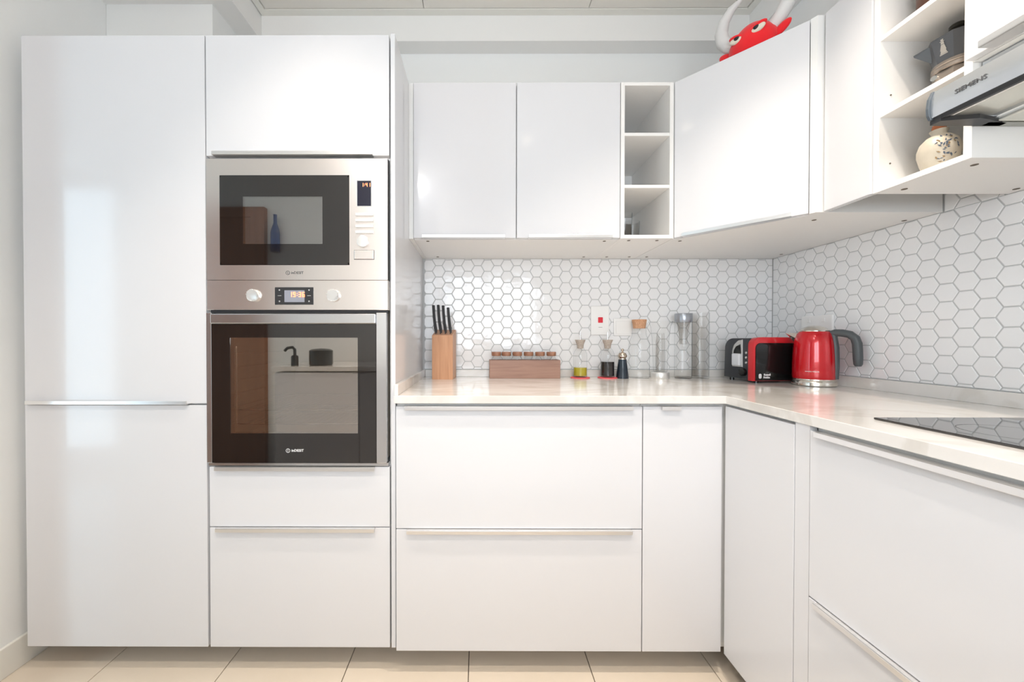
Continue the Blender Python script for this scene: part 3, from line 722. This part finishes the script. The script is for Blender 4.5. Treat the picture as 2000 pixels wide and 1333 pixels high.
for i, x in enumerate((1.570, 1.6175, 1.6690, 1.7220, 1.7760, 1.8290)):
    j = thing('spice_jar', names[i], 'jar', (x, 0.5465, ZT + 0.0082), 0, 'jars in the walnut spice box', world=False)
    obj('glass', B().lathe([(0, 0), (0.0195, 0.0), (0.0210, 0.003), (0.0210, 0.078), (0.0185, 0.088), (0.0170, 0.092), (0.0170, 0.100)], seg=24), GLASS, j, smooth=True)
    obj('spice', B().lathe([(0, 0.002), (0.0195, 0.002), (0.0195, 0.070), (0, 0.072)], seg=20), SP[i], j, smooth=True)
    obj('lid', B().lathe([(0, 0.0945), (0.0205, 0.0945), (0.0222, 0.0975), (0.0225, 0.1105), (0.0215, 0.1135), (0, 0.1135)], seg=28), LIDW, j, smooth=30)

def oil_bottle(x, y, liquid, level, lab, labc, spoutz):
    c = obj('coaster', B().cyl((0, 0, 0.0022), 0.0445, 0.0040, 'z', 36, 0.001), COAST, None); c.location = (x, y, ZT)
    tag(c, labc, 'coaster', 'red coasters on the worktop')
    j = thing('oil_bottle', lab, 'bottle', (x, y, ZT + 0.0045), 0, 'cork-stoppered cruets', world=False)
    prof = [(0, 0.0), (0.0290, 0.0), (0.0315, 0.004), (0.0315, 0.100), (0.0300, 0.110), (0.0240, 0.124), (0.0165, 0.134), (0.0150, 0.142), (0.0160, 0.150)]
    obj('glass', B().lathe(prof, seg=32), GLASS, j, smooth=True)
    obj('base', B().lathe([(0, 0.001), (0.0295, 0.001), (0.0298, 0.006), (0, 0.0065)], seg=28), GLASS, j, smooth=True)
    obj('liquid', B().lathe([(0, 0.007), (0.0298, 0.007), (0.0298, level), (0, level)], seg=32), liquid, j, smooth=30)
    obj('stopper', B().lathe([(0, 0.132), (0.0135, 0.134), (0.0155, 0.152), (0.0235, 0.172), (0.0240, 0.1745), (0, 0.1745)], seg=24), CORKP, j, smooth=35)
    obj('spout', B().tube([(0, 0, 0.17), (0, 0, 0.200), (0.001, -0.001, 0.2120)], [0.0035, 0.0035, 0.0028], 10), CHROME, j, smooth=True)
oil_bottle(1.9620, 0.5350, OIL, 0.045, 'cork-stoppered glass bottle with a little yellow oil', 'red coaster under the yellow oil bottle', 0)
oil_bottle(2.0895, 0.5350, VINE, 0.072, 'cork-stoppered glass bottle half full of black vinegar', 'red coaster under the black vinegar bottle', 0)

t = thing('pepper_mill', 'small dark navy pepper mill with a steel top', 'pepper mill', (2.1545, 0.522, ZT), world=False)
obj('body', B().lathe([(0, 0), (0.0275, 0), (0.0280, 0.003), (0.0180, 0.088), (0, 0.088)], seg=32), NAVY, t, smooth=35)
obj('cap', B().lathe([(0, 0.087), (0.0150, 0.087), (0.0145, 0.094), (0.0200, 0.100), (0.0205, 0.106), (0.0150, 0.117), (0.0060, 0.121), (0, 0.121)], seg=32), MILLM, t, smooth=35)
obj('nut', B().lathe([(0, 0.120), (0.0035, 0.121), (0.0035, 0.125), (0.0062, 0.128), (0.0062, 0.134), (0.0035, 0.1370), (0, 0.1370)], seg=16), MILLM, t, smooth=True)

t = thing('carafe', 'clear glass carafe closed with a wide cork', 'carafe', (2.2370, 0.535, ZT), world=False)
obj('glass', B().lathe([(0, 0.002), (0.0400, 0.0), (0.0455, 0.006), (0.0455, 0.150), (0.0440, 0.166), (0.0380, 0.184), (0.0315, 0.200), (0.0300, 0.212), (0.0310, 0.232), (0.0345, 0.250), (0.0350, 0.258)], seg=40), GLASS, t, smooth=True)
obj('cork', B().lathe([(0, 0.232), (0.0265, 0.232), (0.0320, 0.268), (0.0320, 0.2730), (0, 0.2730)], seg=36), CORK, t, smooth=35)

t = thing('glass_decanter', 'tapered clear glass decanter standing on a steel base', 'decanter', (2.3360, 0.535, ZT), world=False)
obj('glass', B().lathe([(0, 0.030), (0.0280, 0.030), (0.0300, 0.036), (0.0330, 0.110), (0.0370, 0.190), (0.0430, 0.240), (0.0520, 0.266)], seg=40), GLASS, t, smooth=True)
obj('inner_tube', B().lathe([(0, 0.034), (0.0180, 0.034), (0.0200, 0.060), (0.0195, 0.170), (0.0150, 0.210)], seg=28), GLASS, t, smooth=True)
obj('base', B().lathe([(0, 0), (0.0390, 0), (0.0400, 0.002), (0.0400, 0.024), (0.0380, 0.028), (0, 0.028)], seg=40), SATIN, t, smooth=35)

t = thing('water_bottle', 'clear glass bottle with a grey metal screw lid', 'bottle', (2.4400, 0.530, ZT), world=False)
obj('glass', B().lathe([(0, 0.004), (0.0340, 0.0), (0.0370, 0.006), (0.0370, 0.140), (0.0365, 0.190), (0.0355, 0.245), (0.0340, 0.264)], seg=40), GLASS, t, smooth=True)
obj('thick_base', B().lathe([(0, 0.001), (0.0335, 0.001), (0.0335, 0.008), (0, 0.004)], seg=32), GLASS, t, smooth=True)
obj('strainer', B().lathe([(0.0300, 0.262), (0.0240, 0.245), (0.0180, 0.210), (0.0160, 0.160), (0.0, 0.158)], seg=32), GLASS, t, smooth=True)
obj('lid', B().lathe([(0, 0.260), (0.0340, 0.260), (0.0345, 0.2635), (0.0370, 0.264), (0.0380, 0.268), (0.0380, 0.298), (0.0365, 0.3010), (0, 0.3010)], seg=40), LIDG, t, smooth=35)
t = thing('glass_cylinder', 'tall straight clear glass tube vase beside the toaster', 'vase', (2.5200, 0.530, ZT), world=False)
obj('glass', B().lathe([(0, 0.004), (0.0340, 0.0), (0.0362, 0.006), (0.0362, 0.304), (0.0352, 0.3050), (0.0342, 0.303), (0.0342, 0.010), (0, 0.010)], seg=40), GLASS, t, smooth=True)

# toaster
t = thing('toaster', 'black toaster with a red band standing beside the red kettle', 'toaster', (2.622, 0.330, ZT), math.atan2(0.1, 0.995), world=False)
H0, H1 = 0.012, 0.190; LX = 0.258
def end_prof(y0, y1, z0, z1, rb, rf, n=8):
    pts = [(y0, z0), (y1 + 0.004, z0)]
    for i in range(n + 1): a = R(90 * i / n); pts.append((y1 - rb + rb * math.cos(a), z1 - rb + rb * math.sin(a)))
    for i in range(n + 1): a = R(90 + 90 * i / n); pts.append((y0 + rf + rf * math.cos(a), z1 - rf + rf * math.sin(a)))
    return pts
obj('body', B().prism(end_prof(0.030, 0.168, H0, H1 - 0.004, 0.045, 0.004), 0.006, LX - 0.006, axis='x', bev=0.004, seg=2), TOAST, t, smooth=35)
def side_prof(x0, x1, z0, z1, r, n=8):
    pts = [(x0, z0), (x1, z0)]
    for i in range(n + 1): a = R(90 * i / n); pts.append((x1 - r + r * math.cos(a), z1 - r + r * math.sin(a)))
    for i in range(n + 1): a = R(90 + 90 * i / n); pts.append((x0 + r + r * math.cos(a), z1 - r + r * math.sin(a)))
    return pts
obj('band', B().prism(side_prof(0.0, LX, H0 - 0.004, H1, 0.034), 0.0, 0.030, axis='y', bev=0.002, seg=2), TRED, t, smooth=35, label='glossy red band')
obj('side_panel', B().prism(side_prof(0.007, LX - 0.007, H0 - 0.002, H1 - 0.024, 0.022), -0.004, 0.001, axis='y', bev=0.0015, seg=2), TOASTS, t, smooth=35)
obj('lever_slot', B().prism([(0.062, 0.062), (0.118, 0.062), (0.118, 0.135), (0.108, 0.158), (0.086, 0.176), (0.062, 0.180)], 0.0020, 0.0062, axis='x', bev=0.001), SILV, t)
obj('slot_recess', B().prism([(0.068, 0.120), (0.110, 0.120), (0.107, 0.134), (0.096, 0.150), (0.072, 0.160)], 0.0010, 0.0030, axis='x'), TOASTS, t)
obj('lever', B().box(-0.008, 0.003, 0.069, 0.111, 0.067, 0.119, 0.004, 2), LEVER, t)
for z in (0.124, 0.104, 0.082):
    obj('button', B().cyl((0.0045, 0.043, z), 0.0048, 0.005, 'x', 14, 0.001), SILV, t, smooth=True)
obj('dial', B().cyl((0.000, 0.056, 0.041), 0.0165, 0.014, 'x', 24, 0.002), TOASTS, t, smooth=35)
for x, y in ((0.02, 0.01), (0.02, 0.14), (LX - 0.02, 0.01), (LX - 0.02, 0.14)): obj('foot', B().cyl((x, y, 0.006), 0.009, 0.0122, 'z', 14), TOASTS, t)
for y in (0.055, 0.105): obj('bread_slot', B().box(0.05, LX - 0.05, y, y + 0.025, H1 - 0.006, H1 - 0.0035), TOASTS, t)
text('lettering', 'Russell', 0.0115, (0.0570, -0.0043, 0.0345), FRONT, WHITEPRINT, t, 0.0003, 0.95, 0.0005)
text('lettering', 'Hobbs', 0.0115, (0.0545, -0.0043, 0.0235), FRONT, WHITEPRINT, t, 0.0003, 0.95, 0.0005)
obj('emblem', B().prism(rrect(0.0190, 0.0320, 0.0190, 0.0390, 0.0060), -0.0046, -0.0040, axis='y'), WHITEPRINT, t)

# kettle
t = thing('kettle', 'red electric kettle with a dark grey handle and steel base', 'kettle', (2.8090, 0.262, ZT), 0, world=False)
obj('base', B().lathe([(0, 0.0), (0.0640, 0.0), (0.0690, 0.003), (0.0690, 0.017), (0.0670, 0.020), (0, 0.020)], seg=56), KST, t, smooth=35)
obj('trim_ring', B().lathe([(0, 0.020), (0.0660, 0.020), (0.0672, 0.024), (0.0665, 0.0275), (0, 0.0275)], seg=56), KST, t, smooth=35)
obj('body', B().lathe([(0, 0.027), (0.0655, 0.027), (0.0672, 0.032), (0.0668, 0.070), (0.0655, 0.120), (0.0630, 0.160), (0.0600, 0.182), (0.0545, 0.203), (0.0470, 0.2120), (0, 0.2120)], seg=56), KRED, t, smooth=50)
obj('lid', B().lathe([(0.0475, 0.2115), (0.0480, 0.215), (0.0440, 0.2190), (0.0340, 0.2270), (0.0180, 0.2340), (0, 0.2360)], seg=48), KST, t, smooth=True)
dx, dy = -0.749, 0.663      # spout points towards the toaster
sp = B()
ring = []
for (off, z, w) in ((0.056, 0.166, 0.003), (0.055, 0.186, 0.016), (0.046, 0.206, 0.019)):
    px_, py_ = dx * off, dy * off; ring.append([(px_ - dy * w, py_ + dx * w, z), (px_ + dy * w, py_ - dx * w, z)])
tip = (dx * 0.088, dy * 0.088, 0.207); tipb = (dx * 0.082, dy * 0.082, 0.200)
v = [[sp.bm.verts.new(p) for p in r_] for r_ in ring]; tv = sp.bm.verts.new(tip); tb_ = sp.bm.verts.new(tipb)
for f in ((v[0][0], v[1][0], tb_), (v[0][1], v[1][1], tb_), (v[0][0], v[0][1], tb_), (v[1][0], v[2][0], tv, tb_), (v[1][1], v[2][1], tv, tb_), (v[2][0], v[2][1], tv), (v[0][0], v[1][0], v[2][0], v[2][1], v[1][1], v[0][1])): sp.bm.faces.new(f)
bmesh.ops.recalc_face_normals(sp.bm, faces=list(sp.bm.faces))
obj('spout', sp, KST, t)
hx, hy = 0.55, -0.835
hp = [(0.046, 0.203), (0.062, 0.2060), (0.082, 0.2050), (0.103, 0.1990), (0.117, 0.1850), (0.1225, 0.165), (0.124, 0.140), (0.125, 0.112), (0.1255, 0.090), (0.1255, 0.082)]
obj('handle', B().tube([(hx * a, hy * a, z) for a, z in hp], [0.0100, 0.0135, 0.0140, 0.0140, 0.0142, 0.0145, 0.0145, 0.0142, 0.0130, 0.0090], 16, flat=1.0), KHD, t, smooth=50)
obj('handle_spine', B().tube([(hx * 0.0625, hy * 0.0625, 0.030), (hx * 0.0640, hy * 0.0640, 0.08), (hx * 0.0625, hy * 0.0625, 0.15), (hx * 0.0560, hy * 0.0560, 0.205)], [0.0110, 0.0120, 0.0120, 0.0110], 14), KHD, t, smooth=50)
fa = math.atan2(-(0.262 + 1.2265), -(2.809 - 1.4875)) - R(4)
rot = Matrix.Rotation(fa + R(90), 3, 'Z') @ Matrix.Rotation(R(90), 3, 'X')
text('lettering', 'morphy richards', 0.0058, (0.0674 * math.cos(fa), 0.0674 * math.sin(fa), 0.058), rot, SATIN, t, 0.0002, 1.05, 0.0001)

# ------------------------------------------------------------------ shelf items
def tumbler(x, y, lab):
    j = thing('drinking_glass', lab, 'glass', (x, y, 1.4990), 0, 'drinking glasses in the narrow shelf unit', world=False)
    obj('glass', B().lathe([(0, 0.004), (0.0260, 0.0), (0.0290, 0.004), (0.0330, 0.118), (0.0322, 0.119), (0.0312, 0.118), (0.0272, 0.010), (0, 0.009)], seg=32), GLASS, j, smooth=True)
tumbler(2.0930, 0.350, 'front drinking glass at the side of the bottom shelf bay')
tumbler(2.1700, 0.460, 'drinking glass standing behind the front one in the shelf bay')

t = thing('moka_pot', 'dark grey eight-sided moka pot with a small printed figure', 'coffee pot', (2.6560, -0.297, 1.6925), R(8), world=False)
def octo(prof, seg=8, ph=22.5):
    b = B(); rings = []
    for r, z in prof: rings.append([b.bm.verts.new((r * math.cos(R(ph + 360 / seg * i)), r * math.sin(R(ph + 360 / seg * i)), z)) for i in range(seg)])
    for a, c in zip(rings, rings[1:]):
        for i in range(seg): b.bm.faces.new((a[i], a[(i + 1) % seg], c[(i + 1) % seg], c[i]))
    b.bm.faces.new(rings[0]); b.bm.faces.new(rings[-1]); bmesh.ops.recalc_face_normals(b.bm, faces=list(b.bm.faces)); return b
t.scale = (0.96, 0.96, 0.89)
obj('boiler', octo([(0.048, 0.0), (0.050, 0.004), (0.0410, 0.066)]), MOKAB, t)
obj('valve', B().cyl((-0.040, 0.016, 0.052), 0.0060, 0.014, 'x', 16, 0.001), CHROME, t, smooth=35)
obj('collar', B().lathe([(0.0410, 0.066), (0.0440, 0.068), (0.0440, 0.076), (0.0425, 0.078), (0.0445, 0.080), (0.0430, 0.088), (0, 0.088)], seg=40), MOKAB, t, smooth=35)
obj('upper_pot', octo([(0.0400, 0.087), (0.0410, 0.093), (0.0530, 0.150), (0.0535, 0.152)]), MOKA, t)
obj('lid', octo([(0.0540, 0.152), (0.0540, 0.155), (0.0200, 0.168), (0.0120, 0.170)]), MOKA, t)
obj('knob', B().lathe([(0, 0.168), (0.0060, 0.169), (0.0080, 0.176), (0.0150, 0.182), (0.0150, 0.190), (0.0120, 0.1935), (0, 0.1935)], seg=28), KNOBD, t, smooth=35)
sp = B(); a = R(128)
ux, uy = math.cos(a), math.sin(a)
vv = [sp.bm.verts.new(p) for p in ((ux * .044 - uy * .016, uy * .044 + ux * .016, 0.150), (ux * .044 + uy * .016, uy * .044 - ux * .016, 0.150), (ux * .074, uy * .074, 0.147), (ux * .042, uy * .042, 0.108), (ux * .073, uy * .073, 0.141))]
for f in ((0, 1, 2), (0, 3, 4, 2), (1, 3, 4, 2), (0, 1, 3)): sp.bm.faces.new([vv[i] for i in f])
bmesh.ops.recalc_face_normals(sp.bm, faces=list(sp.bm.faces))
obj('spout', sp, MOKA, t)
obj('handle', B().tube([(0.050 * math.cos(R(-52)), 0.050 * math.sin(R(-52)), 0.147), (0.080 * math.cos(R(-52)), 0.080 * math.sin(R(-52)), 0.144), (0.084 * math.cos(R(-52)), 0.084 * math.sin(R(-52)), 0.120), (0.076 * math.cos(R(-52)), 0.076 * math.sin(R(-52)), 0.080)], 0.0075, 12), KNOBD, t, smooth=True)
b = B(); fa2 = R(180)      # small printed figure of a man on the facet: hat, head, coat, feet
for (w0, w1, z0, z1) in ((0.0028, 0.0020, 0.141, 0.146), (0.0045, 0.0045, 0.1395, 0.141), (0.0026, 0.0030, 0.133, 0.139), (0.0030, 0.0060, 0.117, 0.132), (0.0075, 0.0075, 0.106, 0.1085), (0.0045, 0.0065, 0.109, 0.117)):
    r0 = (0.0400 + (z0 - 0.087) * 0.0130 / 0.063) * math.cos(R(22.5)) + 0.0012; r1 = (0.0400 + (z1 - 0.087) * 0.0130 / 0.063) * math.cos(R(22.5)) + 0.0012
    b.bm.faces.new([b.bm.verts.new(p) for p in ((-r0, w1, z0), (-r0, -w1, z0), (-r1, -w0, z1), (-r1, w0, z1))])
obj('printed_figure', b, MOKAP, t)

t = thing('ginger_jar', 'small cream ceramic jar with blue grey painted leaves', 'jar', (2.6100, -0.300, 1.4990), 0, world=False)
obj('body', B().lathe([(0, 0.0), (0.0220, 0.0), (0.0250, 0.004), (0.0320, 0.025), (0.0370, 0.048), (0.0368, 0.060), (0.0320, 0.076), (0.0220, 0.088), (0.0140, 0.092), (0.0130, 0.098), (0.0160, 0.103), (0.0160, 0.105), (0, 0.105)], seg=40), CERA, t, smooth=50)
obj('stopper', B().lathe([(0, 0.104), (0.0105, 0.104), (0.0125, 0.112), (0.0110, 0.118), (0.0, 0.119)], seg=20), CRED, t, smooth=50)
def rad(z):
    pr = [(0.0250, 0.004), (0.0320, 0.025), (0.0370, 0.048), (0.0368, 0.060), (0.0320, 0.076), (0.0220, 0.088)]
    for (r0, z0), (r1, z1) in zip(pr, pr[1:]):
        if z0 <= z <= z1: return r0 + (r1 - r0) * (z - z0) / (z1 - z0)
    return 0.03
b1, b2 = B(), B()
for k in range(46):
    ang = R(212 + random.uniform(0, 62)); z = random.uniform(0.018, 0.082); r = rad(z) + 0.0006
    bb = b1 if random.random() < 0.7 else b2
    c = Vector((r * math.cos(ang), r * math.sin(ang), z)); tvec = Vector((-math.sin(ang), math.cos(ang), 0)); th = random.uniform(0, math.pi)
    e1 = tvec * math.cos(th) + Vector((0, 0, 1)) * math.sin(th); e2 = -tvec * math.sin(th) + Vector((0, 0, 1)) * math.cos(th)
    l_, w_ = random.uniform(0.003, 0.0055), random.uniform(0.0010, 0.0020)
    bb.bm.faces.new([bb.bm.verts.new(c + q) for q in (e1 * l_, e2 * w_, -e1 * l_, -e2 * w_)])
obj('painted_leaves', b1, CBLUE, t); obj('painted_stems', b2, CBRN, t)

t = thing('brown_jar', 'dark brown jar on the uppermost shelf over the moka pot', 'jar', (2.618, -0.280, 1.8930), 0, world=False)
obj('body', B().lathe([(0, 0), (0.027, 0), (0.030, 0.004), (0.030, 0.085), (0.026, 0.095), (0.024, 0.100), (0, 0.100)], seg=32), BROWNJ, t, smooth=40)
obj('lid', B().lathe([(0, 0.100), (0.026, 0.100), (0.026, 0.112), (0, 0.114)], seg=32), KNOBD, t, smooth=40)

# red bull-head plush on top of the corner wall cabinet
bc = Vector((2.462, 0.125, ZU1)); face = math.atan2(-(0.140 + 1.10), -(2.475 - 1.55)) - R(20)
t = thing('plush_toy', 'red plush bull head with pale curved horns on the corner cabinet', 'toy', tuple(bc), face + R(90), world=False)
# local: faces -y, x to its side
hb = B(); hb.ball((0, 0, 0.075), 0.098, 0.072, 0.080, u=28, v=18)
for v_ in hb.bm.verts:
    if v_.co.z < 0.004: v_.co.z = 0.0005
    k = (v_.co.z) / 0.155; v_.co.x *= 1.04 - 0.28 * k * k
t.scale = (0.78, 0.78, 0.82)
obj('head', hb, FELT, t, smooth=True)
for s_ in (-1, 1):
    e = B(); e.ball((s_ * 0.108, 0.0, 0.074), 0.038, 0.012, 0.019, rot=Matrix.Rotation(R(-s_ * 30), 3, 'Y'), u=16, v=10); obj('ear', e, FELT, t, smooth=True)
    hp_ = [(s_ * 0.070, 0.0, 0.100), (s_ * 0.100, 0, 0.122), (s_ * 0.126, 0, 0.158), (s_ * 0.134, 0, 0.200), (s_ * 0.122, 0, 0.246), (s_ * 0.090, 0, 0.282), (s_ * 0.048, 0, 0.300)]
    obj('horn', B().tube(hp_, [0.024, 0.028, 0.029, 0.028, 0.024, 0.018, 0.008], 16), HORN, t, smooth=True, label='pale curved horn')
    ew = B(); ew.ball((s_ * 0.042, -0.0625, 0.088), 0.029, 0.011, 0.0150, rot=Matrix.Rotation(R(-s_ * 8), 3, 'Y'), u=18, v=10); obj('eye', ew, EYEW, t, smooth=True)
    pu = B(); pu.ball((s_ * 0.038, -0.0720, 0.092), 0.0110, 0.004, 0.0100, u=14, v=8); obj('pupil', pu, EYEB, t, smooth=True)
    br = B(); br.ball((s_ * 0.042, -0.0560, 0.101), 0.033, 0.021, 0.0105, rot=Matrix.Rotation(R(-s_ * 12), 3, 'Y'), u=18, v=10); obj('brow', br, FELT, t, smooth=True)

# ------------------------------------------------------------------ ceiling lamps
def downlight(x, y, power, col, lab, z=2.5970, spot=125, blend=0.55):
    f = thing('ceiling_light', lab, 'lamp', (x, y, z), 0, 'recessed ceiling downlights', world=False)
    obj('ring', B().lathe([(0.033, 0.0), (0.045, -0.001), (0.047, -0.004), (0.045, -0.006), (0.033, -0.004)], seg=32), ALU, f, smooth=True)
    obj('lens', B().lathe([(0, -0.002), (0.033, -0.002)], seg=32), LAMP, f)
    d = bpy.data.lights.new('lamp', 'SPOT'); d.energy = power; d.color = col; d.spot_size = R(spot); d.spot_blend = blend; d.shadow_soft_size = 0.03
    l = bpy.data.objects.new('lamp_light', d); C.objects.link(l); l.parent = f; l.location = (0, 0, -0.012)
WARM = (1.0, 0.89, 0.77)
downlight(1.00, -0.42, 34, WARM, 'recessed downlight in front of the oven column', spot=84, blend=0.8)
downlight(2.14, -0.40, 72, WARM, 'recessed downlight in front of the diagonal corner cabinet', spot=86, blend=0.8)
downlight(1.00, -1.15, 42, WARM, 'recessed downlight behind the one by the oven column', spot=112, blend=0.5)
downlight(1.85, -1.15, 38, WARM, 'recessed downlight near the kitchen window', spot=112, blend=0.5)

f = thing('ceiling_light', 'small bulb lamp on the ceiling near the rear wall', 'lamp', (0.95, -1.70, 2.5970), 0, world=False)
obj('base', B().lathe([(0, 0), (0.06, 0), (0.06, -0.012), (0.02, -0.03), (0, -0.03)], seg=28), ALU, f, smooth=35)
obj('bulb', B().ball((0, 0, -0.055), 0.028, 0.028, 0.028, u=16, v=10), LAMP, f, smooth=True)
d = bpy.data.lights.new('lamp', 'POINT'); d.energy = 6; d.color = (0.95, 0.96, 1.0); d.shadow_soft_size = 0.03
l = bpy.data.objects.new('lamp_light', d); C.objects.link(l); l.parent = f; l.location = (0, 0, -0.120)

# ------------------------------------------------------------------ the side of the kitchen behind the camera, seen in reflections
t = thing('sink_cabinet', 'run of white base cabinets under the window opposite the oven', 'cabinet', (1.2, -1.57, 0))
obj('body', B().box(0.14, 2.27, -1.865, -1.292, 0.08, 0.876), CARC, t)
obj('plinth', B().box(0.16, 2.25, -1.865, -1.34, 0, 0.08), GREYCAV, t)
for x0, x1 in ((0.14, 0.698), (0.702, 1.298), (1.302, 1.898), (1.902, 2.27)):
    d = obj('door', B().box(x0, x1, -1.291, -1.272, 0.081, 0.870, 0.001), GLOSS, t)
    obj('handle', B().box(x0 + 0.04, x1 - 0.04, -1.272, -1.259, 0.866, 0.872), ALU, d)
obj('sink_worktop', B().box(0.12, 2.27, -1.868, -1.262, 0.884, 0.9136, 0.001), STONE, t)
t = thing('tap', 'dark kitchen mixer tap opposite the oven', 'tap', (0.22, -1.38, ZT), world=False)
obj('base', B().lathe([(0, 0), (0.024, 0), (0.024, 0.06), (0.018, 0.07), (0, 0.07)], seg=20), POT, t, smooth=35)
obj('spout', B().tube([(0, 0, 0.06), (0, 0, 0.11), (-0.015, 0.0, 0.125), (-0.05, 0.0, 0.12), (-0.07, 0.0, 0.10)], 0.010, 12), POT, t, smooth=True)
t = thing('cooking_pot', 'dark cooking pot on the worktop opposite the oven', 'pot', (0.385, -1.42, ZT), world=False)
obj('body', B().lathe([(0, 0), (0.07, 0), (0.078, 0.006), (0.078, 0.10), (0.074, 0.10), (0.074, 0.01), (0, 0.01)], seg=32), POT, t, smooth=35)
obj('lid', B().lathe([(0.080, 0.101), (0.06, 0.112), (0, 0.118)], seg=32), POT, t, smooth=True)
t = struct('door_1', B().box(-1.05, -0.35, -1.869, -1.835, 0, 2.08), DOORW)
obj('frame', B().box(-1.13, -1.05, -1.869, -1.82, 0, 2.16).box(-0.35, -0.24, -1.869, -1.82, 0, 2.16).box(-1.05, -0.35, -1.869, -1.82, 2.08, 2.16), DOORW, t)
t = thing('wall_bottle', 'blue glass bottle ornament hung on the wall facing the microwave', 'ornament', (-0.155, -1.83, 1.80), world=False)
obj('bottle', B().lathe([(0, 0), (0.032, 0), (0.035, 0.005), (0.035, 0.15), (0.030, 0.18), (0.014, 0.23), (0.013, 0.29), (0.015, 0.30), (0, 0.30)], seg=24), BLUEG, t, smooth=True)
